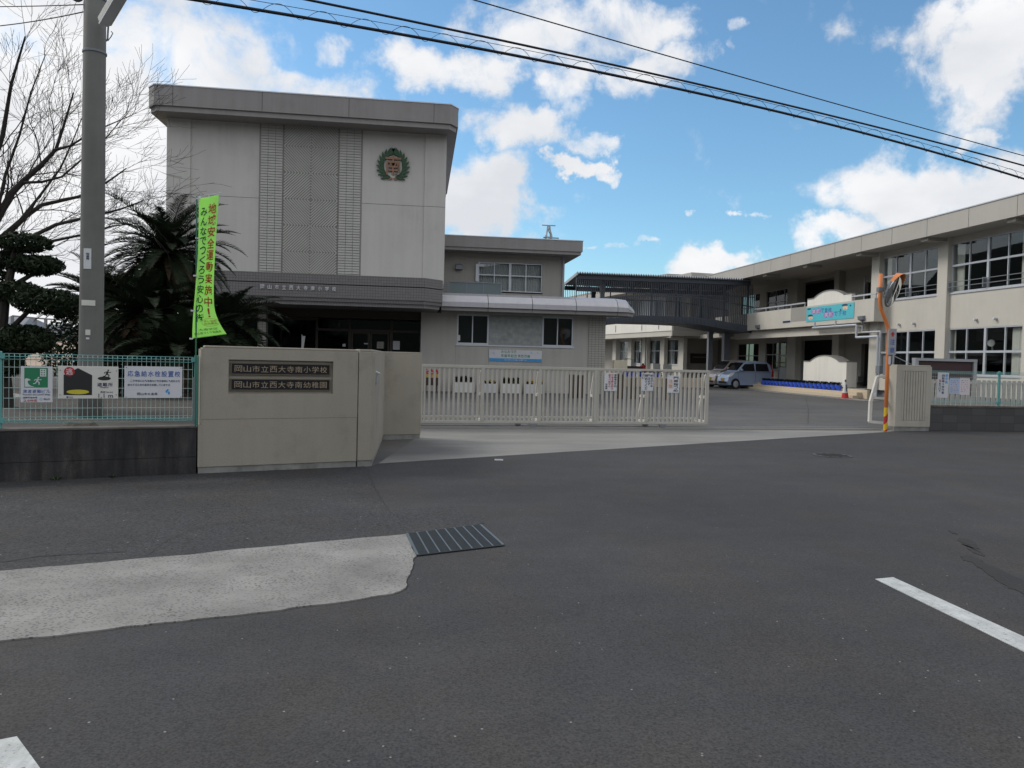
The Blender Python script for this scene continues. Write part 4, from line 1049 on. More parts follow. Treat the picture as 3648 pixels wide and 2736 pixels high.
# entrance under the canopy
YE = 35.6
ex0, ex1 = -8.8, atY(1500, 1150, 34.4).x
wb(MB().box(-9.0, ex1, YE+.12, YE+4, 0, 3.38), 'entrance_back', 'dark_room', sb)
wb(MB().box(ex1, 1.77, 34.32, 36, 0, 3.38), 'entrance_side_wall', 'wall_1f', sb)
wb(MB().box(-9.0, ex1-.001, 34.6, YE+.1, 3.05, 3.3799), 'lintel', 'bronze_frame', sb)
wb(MB().box(-9.05, 1.69, 34.301, YE+.3, 3.3801, 3.7), 'porch_ceiling', 'bronze_frame', sb)
eg = wb(MB().box(ex0, ex1-.01, YE+.03, YE+.04, .0, 3.05), 'entrance_glazing', 'glass_dark', sb)
mb = MB()
vz = lambda x: atY(900+x*.3617, 1200, YE).x
for x in (632, 955): mb.box(vz(x)-.05, vz(x)+.05, YE-.03, YE+.06, 0, 3.05)
mb.box(vz(1365)-.06, vz(1365)+.06, YE-.03, YE+.06, 0, 3.05)
zt = atY(1250, 1176, YE).z
mb.box(vz(640), ex1, YE-.02, YE+.05, zt-.05, zt+.05).box(ex0, vz(632), YE-.02, YE+.05, 2.95, 3.05)
wb(mb, 'door_frame', 'bronze_frame', eg)
for k, (xa, xb) in enumerate(((972, 1150), (1160, 1345))):
    a, b = vz(xa), vz(xb); m = MB()
    m.box(a, a+.07, YE-.012, YE+.025, .05, zt-.06).box(b-.07, b, YE-.012, YE+.025, .05, zt-.06).box(a+.07, b-.07, YE-.012, YE+.025, zt-.14, zt-.06).box(a+.07, b-.07, YE-.012, YE+.025, .05, .2)
    dl = wb(m, 'door_leaf', 'bronze_frame', eg)
    wb(MB().box(b-.2 if k == 0 else a+.12, b-.12 if k == 0 else a+.2, YE-.03, YE-.0, 1.55, 1.62), 'door_plate', 'alu', dl)
def paper(px0, py0, px1, py1, Y, mat='sign_white', name='notice_paper', parent=sb):
    a, b = atY(px0, py0, Y), atY(px1, py1, Y); return wb(MB().box(a.x, b.x, Y-.006, Y, b.z, a.z), name, mat, parent)
pz = lambda x, y: (900+x*.3617, 1000+y*.3617)
paper(*pz(1383,593), *pz(1448,680), YE-.04); paper(*pz(885,622), *pz(915,650), YE-.04, 'pink_print'); paper(*pz(1225,600), *pz(1292,668), YE-.04, 'tile_beige'); paper(*pz(1097,614), *pz(1136,626), YE-.04)
a, b = atY(918, 1160, 33.4), atY(946, 1240, 33.4); wb(MB().box(a.x, b.x, 33.4, 33.9, 0, 3.38), 'tiled_column', 'tile_beige', sb)
q0 = atY(1075, 1240, 33.0)
fl = thing('banner', 'small white banner furled on a thin pole before the entrance doors', 'banner', (q0.x, 33.0, 0))
MB().tube([(0,0,0),(0,0,2.25)], .012, 6).build('pole', 'alu', fl); 
m = MB(); m.add([(0.0,-.01,2.2),(.14,-.05,2.19),(.1,-.03,1.9),(.05,-.05,1.5),(.02,-.02,1.1),(0,-.01,1.1)], [(0,1,2,3,4,5)]); m.build('cloth', 'curtain_grey', fl)
# ground floor front right of the entrance
Y1 = 34.4
z5 = lambda x, y: (1480+x*.36166, 760+y*.36166)
win = (2.47, 7.61, 2.07, 3.36)
wb(MB().holes(1.7701, 8.3, 0, 3.6, [win], Y1, Y1+.2), 'front_wall', 'wall_1f', sb)
wb(MB().box(1.78, 8.3, Y1-.004, Y1+.01, 1.0, 1.012).box(3.86, 3.868, Y1-.0045, Y1+.01, 0, 2.0).box(6.2, 6.208, Y1-.0045, Y1+.01, 0, 2.0).box(2.42, 2.428, Y1-.0045, Y1+.01, 0, 2.0), 'wall_joint', 'stucco_joint', sb)
wb(MB().box(1.8, 8.29, Y1+1.4, Y1+1.5, .5, 3.59).box(1.8, 8.29, Y1+.201, Y1+1.4, 3.45, 3.59).box(1.8, 1.9, Y1+.201, Y1+1.4, .5, 3.45).box(8.2, 8.29, Y1+.201, Y1+1.4, .5, 3.45).box(1.9, 8.2, Y1+.201, Y1+1.4, .5, .6), 'room_back', 'dark_room', sb)
wb(MB().box(8.301, 9.05, Y1-.06, 36.2, 0, 3.6), 'tiled_column', 'tile_beige', sb)
wp = MB()
L0 = wmat(sb).inverted()
def swin(x0, x1, z0, z1, Y, *a, **k):
    o = (x0+3.6, x1+3.6, z0, z1, Y-32.5); return window(sb, *o, *a, **k)
xm1, xm2 = atY(*z5(722,1150), Y1).x, atY(*z5(1252,1150), Y1).x
swin(win[0], xm1, win[2], win[3], Y1+.03, (.49,), (), 'glass', fw=.06)
swin(xm2, win[1], win[2], win[3], Y1+.03, (.49,), (), 'glass', fw=.06)
gb = MB(); ww = xm2-xm1-.1; nx, nz = 18, 10
for i in range(nx):
    for j in range(nz):
        x = xm1+.05+ww*i/nx; z = 2.13+1.18*j/nz; gb.box(x+.008, x+ww/nx-.008, Y1+.05, Y1+.12, z+.007, z+1.18/nz-.007)
g_ = wb(gb, 'glass_block_panel', 'glass_block', sb); wb(MB().box(xm1, xm2, Y1+.07, Y1+.11, 2.08, 3.35), 'grout', 'alu_dull', g_)
wb(MB().box(win[0]-.04, win[1]+.04, Y1-.04, Y1+.12, 2.0, 2.066), 'window_sill', 'alu', sb)
paper(*z5(412,1198), *z5(440,1255), Y1+.02)
# hung banner with the pupils' slogan
a, b = atY(*z5(725,1342), Y1), atY(*z5(1243,1462), Y1)
bn = thing('banner', 'wide white banner with green lettering and a blue stripe under the glass block window', 'banner', (a.x, Y1-.03, 0)); bw_ = b.x-a.x; zt, zl = 1.86, 1.36
MB().box(0, bw_, 0, .006, zl, zt).build('sheet', 'sign_white', bn)
MB().box(.004, bw_-.004, -.002, -.0002, zl+.004, zl+.13).build('stripe', 'ink_cyan', bn)
m = MB(); text_row(m, 'みなみっ子', bw_*.22, bw_*.52, zt-.14, zt-.02, -.0002, bold=.008); text_row(m, '早寝早起き', bw_*.22, bw_*.53, zt-.325, zt-.19, -.0002, bold=.008); text_row(m, '笑顔の輪', bw_*.54, bw_*.78, zt-.325, zt-.19, -.0002, bold=.008); m.build('lettering', 'ink_green', bn)
m = MB(); text_row(m, '西大寺南小学校・幼稚園PTA', bw_*.29, bw_*.71, zl+.035, zl+.095, -.002, bold=.01); m.build('lettering', 'sign_white', bn)
m = MB()
for f, zz, r_ in ((.80, .1, .05), (.92, .1, .035), (.09, .16, .05)): m.prism(ellipse(bw_*f, zt-zz, r_, r_, 14), -.0012, -.0003)
m.build('face_print', 'lavender_print', bn)
# awning over the ground floor
def aw_prof(x, dy=0, dz=0, b=3.60): return [(x, 34.39, 4.22-dz), (x, 33.75+dy*.6, 4.2-dz), (x, 33.42+dy*.8, 4.08-dz), (x, 33.24+dy, 3.86-dz*.6), (x, 33.2+dy, 3.80-dz*.5), (x, 33.2+dy, b), (x, 34.39, b)]
def loft(ps):
    m = MB(); n = len(ps[0]); m.add([q for p in ps for q in p], [(i*n+j, i*n+(j+1) % n, (i+1)*n+(j+1) % n, (i+1)*n+j) for i in range(len(ps)-1) for j in range(n)] + [tuple(range(n)), tuple(range((len(ps)-1)*n, len(ps)*n))]); return m
xs = [1.71] + [atY(*z5(x, 920), 33.2).x for x in (718, 1155, 1588, 1997)]
for i, (x0, x1) in enumerate(zip(xs, xs[1:])):
    wb(loft([aw_prof(x0+.012), aw_prof(x1-.012)]), 'awning_panel', 'awning_metal', sb)
    wb(MB().box(x0+.01, x1-.01, 33.3, 34.38, 3.44, 3.5999), 'awning_lip', 'fascia_beige', sb)
xe = xs[-1]
wb(loft([aw_prof(xe+.012), aw_prof(xe+.5, .1, .04), aw_prof(xe+.98, .75, .42)]), 'awning_panel', 'awning_metal', sb)
wb(MB().prism([(xe+.01, 33.3), (xe+.5, 33.38), (xe+.9, 33.95), (xe+.9, 34.38), (xe+.01, 34.38)], 3.44, 3.5999, 'z'), 'awning_lip', 'fascia_beige', sb)
wb(MB().prism([(1.75, 33.35), (xe+.45, 33.45), (xe+.8, 34.0), (xe+.8, 36.5), (1.75, 36.5)], 3.62, 4.0, 'z'), 'awning_core', 'black', sb)
# first floor behind the awning
Y2 = 36.0; Y2F = 34.95
cx_ = atY(2007, 980, Y2).x; wz0, wz1 = atY(*z5(1245,785), Y2).z, atY(*z5(1250,500), Y2).z; wx0, wx1 = atY(*z5(618,700), Y2).x, atY(*z5(1248,700), Y2).x
wb(MB().holes(1.751, cx_, 3.3, 6.5, [(wx0, wx1, wz0, wz1)], Y2, Y2+.2), 'upper_wall', 'wall_2f', sb)
wb(MB().box(cx_-.2, cx_, Y2+.2, 46, 3.3, 6.5), 'upper_side_wall', 'wall_2f', sb)
wb(MB().box(1.76, cx_-.21, Y2+1.5, Y2+1.6, 3.36, 6.3).box(1.76, cx_-.21, Y2+.201, Y2+1.5, 6.1, 6.3), 'room_back', 'dark_room', sb)
swin(wx0, wx1, wz0, wz1, Y2+.05, (.25, .495, .745), (.56,), 'glass', thick=(1,), curtains=((wx0+3.65, wx1+3.55),), cm='curtain_grey')
ft, fm, fbz = atY(*z5(1650,276), Y2F).z, atY(*z5(1650,380), Y2F).z, atY(*z5(1640,410), Y2F).z; fxe = atY(*z5(1650,300), Y2F).x
rf2 = wb(MB().box(1.751, fxe, Y2F, 47, fm, ft), 'roof_fascia', 'fascia_beige', sb); wb(MB().box(1.752, fxe-.06, Y2F+.06, 47, fbz, fm-.0001), 'fascia_lip', 'fascia_beige', rf2); wb(MB().box(1.753, fxe+.02, Y2F-.02, 47, ft+.0001, ft+.035), 'coping', 'alu', rf2)
wb(MB().box(1.76, cx_+.3, 37, 46, 3.3, 3.35), 'floor_slab', 'roof_flat', sb)
wb(MB().box(cx_-.06, cx_+.03, Y2-.09, Y2-.001, 3.6, fbz), 'downpipe', 'alu_dull', sb)
a, b = atY(*z5(398,492), Y2-.2), atY(*z5(464,556), Y2-.2); wb(MB().prism([(Y2-.0, a.z), (Y2-.2, a.z-.05), (Y2-.25, b.z+.02), (Y2, b.z)], a.x, b.x, 'x'), 'vent_hood', 'steel_grey', sb, bevel=.01)
a, b = atY(*z5(595,500), Y2-.1), atY(*z5(620,670), Y2-.1); wb(MB().box(a.x, b.x, Y2-.12, Y2-.001, b.z, a.z).box(b.x, b.x+.25, Y2-.11, Y2-.001, a.z-.1, a.z), 'duct', 'alu', sb)
# frosted screen above the awning
YG = 34.2; g0 = [atY(*z5(x, 690), YG) for x in (325, 505, 670, 850)]
sc = wb(MB().box(g0[0].x, g0[0].x+.05, YG, YG+.05, 4.1, 4.72).box(g0[1].x-.02, g0[1].x+.02, YG, YG+.05, 4.1, 4.7).box(g0[2].x-.02, g0[2].x+.02, YG, YG+.05, 4.1, 4.7).box(g0[3].x-.05, g0[3].x, YG, YG+.05, 4.1, 4.72).box(g0[0].x, g0[3].x, YG-.01, YG+.06, 4.70, 4.75), 'balcony_screen', 'steel_grey', sb)
wb(MB().box(g0[0].x+.05, g0[3].x-.05, YG+.02, YG+.03, 4.15, 4.7), 'frosted_pane', 'frosted', sc)
m = MB()
for k in range(7): m.box(1.8, g0[0].x-.03, YG+.1, YG+.14, 4.2+k*.075, 4.24+k*.075)
wb(m, 'louvre', 'steel_grey', sb)

# ---------------------------------------------------------------- classroom building on the right
rb_ = thing('classroom_building', 'two-storey beige classroom block with rows of aluminium windows on the right', 'building', (21.7, 47, 0), -90)
BP = (21.7, 47)
def rbp(px, py, y=0.0): return onV(BP, -90, px, py, y)
z7 = lambda x, y: (2600+x*.29295, 900+y*.29295)
PIL = [(12.6, 13.2), (17.2, 17.8), (21.8, 22.4), (26.4, 27.0)]
for a, b in PIL: MB().box(a, b, 0, .55, .45, 6.74).build('pillar', 'class_wall', rb_, .015)
bays = [(13.2, 17.2), (17.8, 21.8), (22.4, 26.4)]
W2, W1 = (4.53, 6.5), (1.27, 3.1)
for a, b in bays:
    MB().holes(a, b, .45, 6.74, [(a, b, *W1), (a, b, *W2)], .16, .4).build('bay_wall', 'class_wall', rb_)
crt = {0: (((13.3, 13.6), (16.75, 17.15)), ((13.3, 13.55),)), 1: (((17.9, 18.35), (21.25, 21.75)), ((17.9, 18.05), (20.95, 21.75))), 2: ((), ())}
for i, (a, b) in enumerate(bays):
    window(rb_, a+.01, b-.01, *W2, .17, (.25, .5, .75), (.545,), 'glass', thick=(1,), curtains=crt[i][0], rail=.075)
    window(rb_, a+.01, b-.01, *W1, .17, (.25, .5, .75), (.49,), 'glass', thick=(1,), curtains=crt[i][1], rail=.085)
    m = MB()
    for z in (4.93, 4.74): m.tube([(a, .03, z), (b, .03, z)], .016, 6)
    for u in (a+1.95, a+.05): m.box(u-.02, u+.02, .02, .16, 4.6, 4.98)
    m.build('guard_rail', 'steel_grey', rb_)
mb = MB(); mb.box(12.9, 28, 7.4, 7.5, .45, 6.74).box(12.9, 28, .6, 7.4, 3.3, 3.75).box(12.9, 13.05, .56, 7.4, .45, 6.74).box(27, 27.1, .56, 7.4, .45, 6.74).box(12.9, 28, .6, 7.4, .45, .5).box(13.05, 27, .6, 7.4, 6.6, 6.72)
mb.build('interior', 'dark_room', rb_)
rfz = MB().box(-9.5, 30, -1.0, -.85, 6.73, 7.44).box(-9.5, 30, -.8499, 8, 6.7401, 6.85).box(-9.5, 30, -.8498, 8, 7.2, 7.3)
ro = rfz.build('roof_fascia', 'fascia_light', rb_)
MB().box(-9.52, 30.02, -1.03, -.82, 7.4401, 7.48).build('coping', 'alu', ro)
m = MB()
for px, py in (z7(293,200), z7(500,150), z7(733,150), z7(985,100), z7(1275,50), (3068.8,865), (3177.8,835), (3303,806), (3451,777), (3625.5,718)):
    u = rbp(px, py, -1.0)[0]; m.box(u-.006, u+.006, -1.004, -.99, 6.74, 7.435)
m.build('joint', 'crack', ro)
m = MB()
for u in (-6, -2, 3.4, 8, 12.9, 17.5, 22.1): m.box(u-.2, u+.2, -.848, .0, 6.60, 6.7399)
m.build('eave_beam', 'soffit', rb_)
MB().box(-9.5, 30, 8.0, 8.2, 0, 7.3).build('rear_wall', 'class_wall', rb_)
# plinth, floor and recessed corridor to the left of the classrooms
MB().box(-9, 28, .3, .5, 0, .449).build('plinth', 'steel_grey', rb_)
MB().box(-9, 12.6, -.1, 4.2, .30, .46).build('corridor_floor', 'plinth', rb_)
MB().box(-9, 12.6, -.2, 4.4, 3.28, 3.55).build('upper_floor', 'soffit', rb_)
MB().box(-2, 12.59, -.22, -.02, 3.08, 3.5).build('floor_beam', 'class_wall', rb_)
YB = 2.4
def rr(a, b, y=YB): q0, q1 = rbp(*z7(*a), y), rbp(*z7(*b), y); return q0[0], q1[0], min(q0[1], q1[1]), max(q0[1], q1[1])
u0, _, _, _ = rr((450, 420), (770, 620)); h2 = []
w2a = (rr((450,500),(770,500))[0], rr((450,500),(770,500))[1], 4.6, 6.35); w2b = (rr((300,500),(365,500))[0]-2.2, rr((300,500),(365,500))[1], 4.3, 6.35)
o2 = (rr((885,400),(1340,400))[0], rr((885,400),(1340,400))[1], 3.6, 6.5); d2 = (rr((1640,400),(1722,400))[0], 12.5, 3.56, 5.9)
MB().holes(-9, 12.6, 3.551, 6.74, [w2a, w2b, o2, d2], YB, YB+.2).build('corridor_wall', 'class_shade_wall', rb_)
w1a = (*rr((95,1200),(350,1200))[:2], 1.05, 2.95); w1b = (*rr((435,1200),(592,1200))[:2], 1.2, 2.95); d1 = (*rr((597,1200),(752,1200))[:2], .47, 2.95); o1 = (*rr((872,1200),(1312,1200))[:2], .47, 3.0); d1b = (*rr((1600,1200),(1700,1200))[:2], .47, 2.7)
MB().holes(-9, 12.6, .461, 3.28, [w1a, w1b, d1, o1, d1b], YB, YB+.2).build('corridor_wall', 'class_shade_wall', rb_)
MB().box(-9, 12.6, YB+2.0, YB+2.1, .46, 6.74).build('stair_back_wall', 'dark_room', rb_)
for w in (w2a, w2b): window(rb_, *w, YB+.05, (.33, .66), (.55,), 'glass_dark', fr='alu_dull')
for w in (w1a, w1b): window(rb_, *w, YB+.05, (.5,), (.55,), 'glass_dark', fr='alu_dull')
dr = MB().box(d1[0], d1[0]+.08, YB+.03, YB+.1, .47, 2.95).box(d1[1]-.08, d1[1], YB+.03, YB+.1, .47, 2.95).box(d1[0]+.08, d1[1]-.08, YB+.03, YB+.1, 2.05, 2.15).box(d1[0]+.08, d1[1]-.08, YB+.04, YB+.09, .47, 1.35).box((d1[0]+d1[1])/2-.03, (d1[0]+d1[1])/2+.03, YB+.035, YB+.095, 1.35, 2.95).build('door', 'alu_dull', rb_)
MB().box(d1[0]+.05, d1[1]-.05, YB+.06, YB+.07, 1.3, 2.9).build('pane', 'glass_dark', dr)
for w in ((rr((760,1200),(862,1200))[:2]), (rr((1312,1200),(1392,1200))[:2])): MB().box(w[0], w[1], YB-.35, YB-.001, .461, 3.2799).build('corridor_column', 'class_wall', rb_)
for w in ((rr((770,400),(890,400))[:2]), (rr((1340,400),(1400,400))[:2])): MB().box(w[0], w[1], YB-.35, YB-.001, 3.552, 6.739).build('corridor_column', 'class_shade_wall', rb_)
MB().box(*rr((1640,400),(1650,400))[:2], YB-.05, YB-.001, 4.2, 6.2).build('door_jamb', 'alu', rb_)
u = rr((1470,1540),(1540,1600), YB-.3); MB().box(u[0], u[1]+.2, YB-.35, YB-.02, .7, 1.0).build('wall_sink', 'steel_grey', rb_)
# balcony
ub0, ub1 = rbp(*z7(292,820), -.5)[0], rbp(*z7(1755,690), -.5)[0]
zb0, zb1 = rbp(*z7(1000,885), -.5)[1], rbp(*z7(1600,560), -.5)[1]
MB().box(ub0-6, ub1, -.5, -.35, 3.56, 4.61).box(ub1-.15, ub1, -.3499, 0.3, 3.56, 4.61).box(ub0-6, ub1-.15, -.3498, -.2, 3.56, 3.62).build('balcony_parapet', 'class_wall', rb_, .008)
ap = rbp(*z7(740,800), -.5)[0]; a2 = rbp(*z7(930,800), -.5)[0]
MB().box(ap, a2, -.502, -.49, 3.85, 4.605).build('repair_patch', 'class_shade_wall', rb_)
for pa_, pb_ in (((300,690),(920,608)), ((1485,532),(1785,492))):
    m = MB(); q0, q1 = rbp(*z7(*pa_), -.45), rbp(*z7(*pb_), -.45); m.box(q0[0], q1[0], -.48, -.40, 4.78, 4.85)
    n_ = max(2, int((q1[0]-q0[0])/1.5))
    for k in range(n_+1): u = q0[0]+.05+(q1[0]-q0[0]-.1)*k/n_; m.box(u-.02, u+.02, -.46, -.42, 4.611, 4.7799)
    m.build('handrail', 'alu', rb_)
def arch(name, u0, u1, z0, z1, rise, y0, y1, parent):
    c = (u0+u1)/2; w = (u1-u0); pts = [(u0, z0), (u1, z0), (u1, z1), (u1-w*.13, z1)]
    hw_ = w*.35
    for k in range(13):
        t_ = 1-2*k/12; pts.append((c + hw_*t_*.98, z1 + rise*(1-abs(t_)**2.2)*1.0 if 0 < k < 12 else z1+.0))
    pts += [(u0+w*.13, z1), (u0, z1)]
    o = MB().prism(pts, y0, y1).build(name, 'white_wall', parent)
    m = MB(); top = pts[2:]
    for a, b in zip(top, top[1:]): m.bar((a[0], (y0+y1)/2, a[1]+.025), (b[0], (y0+y1)/2, b[1]+.025), y1-y0+.04, .05)
    m.build('coping', 'plinth', o); return o
q0, q1 = rbp(*z7(942,600), -.5)[0], rbp(*z7(1478,530), -.5)[0]; arch('arched_panel', q0, q1, 4.612, 4.95, .3, -.49, -.3, rb_)
q0, q1 = rbp(*z7(905,1450), -.0)[0], rbp(*z7(1428,1450), -.0)[0]; arch('arched_wall', q0, q1, .47, 1.70, .31, -.05, .5, rb_)
# slogan banner on the balcony
u0, u1 = rbp(*z7(930,740), -.53)[0], rbp(*z7(1508,690), -.53)[0]; zz0, zz1 = 3.78, 4.53
sl = thing('banner', 'turquoise slogan banner with two cartoon faces hung on the balcony', 'banner', (21.7-.52, 47, 0), -90)
MB().box(u0, u1, 0, .008, zz0, zz1).build('sheet', 'sky_print', sl)
w = u1-u0; h = zz1-zz0; fx = lambda f: u0+w*f; fz = lambda f: zz0+h*f
m = MB()
for f, g in ((.172, .68), (.27, .68), (.445, .37), (.545, .37)): m.prism(ellipse(fx(f), fz(g), w*.055, h*.2), -.002-.0002*f, -.0002)
m.build('purple_disc', 'purple_print', sl)
m = MB(); text_row(m, '笑顔', fx(.125), fx(.315), fz(.54), fz(.82), -.003, bold=.012); text_row(m, '笑顔', fx(.40), fx(.59), fz(.23), fz(.51), -.003, bold=.012); m.build('lettering', 'sign_white', sl)
m = MB(); text_row(m, 'で登校', fx(.32), fx(.56), fz(.55), fz(.83), -.0003, bold=.008); text_row(m, 'で下校', fx(.60), fx(.86), fz(.23), fz(.53), -.0003, bold=.008); m.build('lettering', 'ink_blue', sl)
m = MB()
for f, g in ((.1, .28), (.83, .73)): m.prism(ellipse(fx(f), fz(g), w*.05, h*.17), -.002, -.0003)
m.build('face_print', 'skin_print', sl)
m = MB()
for f, g in ((.09, .4), (.82, .86)): m.prism([(fx(f)+w*.06*math.cos(q), fz(g)+h*.1*math.sin(q)) for q in [R(-20+220*k/10) for k in range(11)]], -.004, -.0021)
m.prism([(fx(.02), fz(.84)), (fx(.1), fz(.84)), (fx(.1), fz(.94)), (fx(.02), fz(.94))], -.002, -.0003)
for f, g in ((.74, .6), (.93, .82)): m.prism(ellipse(fx(f), fz(g), w*.015, h*.06, 10), -.002, -.0003)
m.build('hair_print', 'ink_navy', sl)
m = MB(); m.prism(ellipse(fx(.105), fz(.19), w*.014, h*.03, 10), -.004, -.0021); m.prism(ellipse(fx(.83), fz(.62), w*.014, h*.03, 10), -.004, -.0021); m.build('mouth_print', 'ink_red', sl)
# floodlights, vent slot, pipes
for i, ((px, py), lb) in enumerate((((340,903), 'small floodlight at the left end of the balcony front'), ((1605,800), 'small floodlight near the right end of the balcony front'))):
    u, z = rbp(*z7(px, py), -.55); t = thing('floodlight', lb, 'floodlight', (21.7-.55, 47-u, z), -90)
    MB().prism([(-.1, .1), (.06, .13), (.05, -.1), (-.08, -.06)], -.2, .2, 'x').build('housing', 'steel_grey', t); MB().box(-.03, .03, .0, .06, -.22, -.06).box(-.03, .03, -.02, .05, -.24, -.22).build('bracket', 'steel_grey', t)
u, z = rbp(*z7(690,842), -.5); MB().box(u-.48, u+.48, -.504, -.49, z-.09, z+.09).build('vent_slot', 'alu', rb_); MB().box(u-.42, u+.42, -.508, -.5045, z-.05, z+.05).build('vent_opening', 'black', rb_)
P3 = lambda pts, y: [(lambda q: (q[0], y, q[1]))(rbp(*z7(*p), y)) for p in pts]
m = MB(); pl_ = P3(((1010,915),(1542,895),(1542,1030),(1802,1030),(1795,1500)), -.5); pl_[1] = (pl_[1][0], -.5, pl_[0][2]); pl_[3] = (pl_[3][0], -.5, pl_[2][2]); pl_[4] = (pl_[3][0], -.5, .1); pl_[2] = (pl_[1][0], -.5, pl_[2][2])
for a, b in zip(pl_, pl_[1:]): m.tube([a, b], .055, 8)
for px, py in ((1033, 845), (1288, 825)): q = rbp(*z7(px, py), -.52); m.tube([(q[0], -.52, q[1]), (q[0], -.52, pl_[0][2])], .05, 8)
m.build('drain_pipe', 'alu', rb_)
m = MB(); pl_ = P3(((1560,895),(1612,895),(1605,970),(1832,978),(1830,1420)), -.3); pl_[1] = (pl_[1][0], -.3, pl_[0][2]); pl_[2] = (pl_[1][0], -.3, pl_[2][2]); pl_[3] = (pl_[3][0], -.3, pl_[2][2]); pl_[4] = (pl_[3][0], -.3, 1.0)
for a, b in zip(pl_, pl_[1:]): m.tube([a, b], .042, 8)
m.build('drain_pipe', 'alu', rb_)
q = rbp(*z7(1815,1430), -.5); MB().box(q[0]-.15, q[0]+.15, -.58, -.35, q[1]-.15, q[1]+.2).build('valve_box', 'steel_grey', rb_)
m = MB()
for px, py in ((3201,1155), (3254,1152), (3475,1138), (3545,1135)):
    q = rbp(px, py, .1); m.lathe([(.05, -.1), (.06, -.02), (.06, .0), (.02, .04)], (q[0], .12, q[1]), 'y', 10)
m.build('vent_cap', 'sign_white', rb_)
q = rbp(3530, 1222, .75)
fa = thing('wall_fan', 'white wall fan seen through the ground floor window on the right', 'fan', (21.7+.75, 47-q[0], q[1]), -60)
MB().lathe([(.13, 0), (.14, .03), (.13, .06)], ax='y', n=20).lathe([(.05, -.02), (.06, .1), (.03, .12)], ax='y', n=12).build('cage', 'cone_white', fa); MB().bar((0, .1, 0), (-.05, .3, -.25), .06).build('arm', 'cone_white', fa)
st_ = thing('entry_steps', 'pale tan steps along the foot of the classroom block', 'steps', (21.7, 47, 0), -90)
for k, (y0, z1, e) in enumerate(((-.8, .15, 12.75), (-.52, .30, 12.6), (-.24, .42, 13.0))): MB().box(-1.5, e, y0, y0+.28 if k < 2 else -.1001, 0, z1).build('step', 'steps_tan', st_, .01)
MB().box(-1.2, 15, -1.6, -.8001, .001, .02).build('kerb_strip', 'plinth', st_)
# blue plant pots along the steps
pot = thing('plant_pot', 'blue plastic plant pot in the row on the steps', 'plant pot', (0,0,0), 0, 'blue pots lined up along the steps')
MB().lathe([(.13, 0), (.17, .26), (.18, .27), (.16, .275), (.14, .2)], n=14).build('pot', 'blue_plastic', pot)
def sprig(mb, n, r, h, rnd, w=.03):
    for _ in range(n):
        a = rnd.uniform(0, 6.28); d = Vector((math.cos(a), math.sin(a), 0)); s = Vector((-d.y, d.x, 0))*w; hh = h*rnd.uniform(.5, 1); p = d*r*rnd.uniform(0, .5)
        mb.add([p-s*.3, p+s*.3, p+d*r*.7+s+Vector((0,0,hh*.8)), p+d*r*1.1+Vector((0,0,hh)), p+d*r*.7-s+Vector((0,0,hh*.8))], [(0,1,2,3,4)])
m = MB(); sprig(m, 22, .14, .2, random.Random(3)); m.v = [(x, y, z+.24) for x, y, z in m.v]; m.build('plant', 'leaf_dark', pot)
m = MB().box(-.04, .04, -.186, -.15, .05, .15); m.build('label_tag', 'ink_navy', pot)
for i in range(20):
    o = pot if i == 0 else copy_tree(pot); o.location = (21.38, 36.3 + i*.42, .301); o.rotation_euler = (0, 0, R(-90 + random.uniform(-15, 15)))

# ---------------------------------------------------------------- link bridge between the two blocks
zq = lambda x, y: (2180 + x*.2351, 920 + y*.2351)
br = thing('link_bridge', 'dark steel roofed link bridge with vertical bars joining the two school blocks', 'footbridge', (16, 46.6, 0))
YN, YFr = 46.6, 50.3
def qb(x, y, Y=YN): p = atY(*zq(x, y), Y); return p.x, p.z
z6 = lambda x, y: (1960+x*.36166, 900+y*.36166)
xl, zr = (lambda p: (p.x, p.z))(atY(*z6(265, 192), YN-.3)); xr = qb(2090, 345)[0]
# corrugated sheet roof, falling away to the back
per = .15; n = int((xr-xl)/(per/4)); m = MB(); vs = []
for k in range(n+1):
    x = xl + k*per/4; o_ = .08*math.sin(k*math.pi/2)
    vs += [(x, YN-.35, zr-.03+o_), (x, YFr+.2, zr-.36+o_), (x, YN-.35, zr-.045+o_), (x, YFr+.2, zr-.375+o_)]
m.add(vs, [(4*k, 4*k+4, 4*k+5, 4*k+1) for k in range(n)] + [(4*k+2, 4*k+3, 4*k+7, 4*k+6) for k in range(n)] + [(4*k, 4*k+2, 4*k+6, 4*k+4) for k in range(n)])
wb(m, 'corrugated_roof', 'roof_sheet', br)
m = MB(); m.bar((xl+.02, YN-.35, zr-.1), (xl+.02, YFr+.2, zr-.43), .06, .14); wb(m, 'gable_trim', 'alu_dull', br)
m = MB(); zt_ = zr-.1
m.box(xl+.1, xr, YN-.12, YN+.06, zt_-.27, zt_-.03).box(xl+.1, xr, YFr-.1, YFr+.05, zt_-.62, zt_-.36)
x = xl+.6
while x < xr: m.bar((x, YN, zt_-.12), (x, YFr, zt_-.45), .08, .12); x += 1.9
wb(m, 'roof_beam', 'steel_blue', br)
lowp = [(-700,1105),(0,1000),(320,966),(880,980),(1300,1000),(1740,1080),(2140,1142)]
upp = [(2140,1040),(1500,925),(1250,893),(900,880),(420,866),(0,905),(-700,1010)]
lo_ = [qb(*p) for p in lowp]; hi_ = [qb(*p) for p in upp]
fas = wb(MB().prism(lo_+hi_, YN-.14, YN), 'deck_edge_beam', 'steel_blue', br)
m = MB(); vs = []
for x, z in lo_: vs += [(x, YN, z+.03), (x, YFr, z+.03), (x, YN, z+.2), (x, YFr, z+.2)]
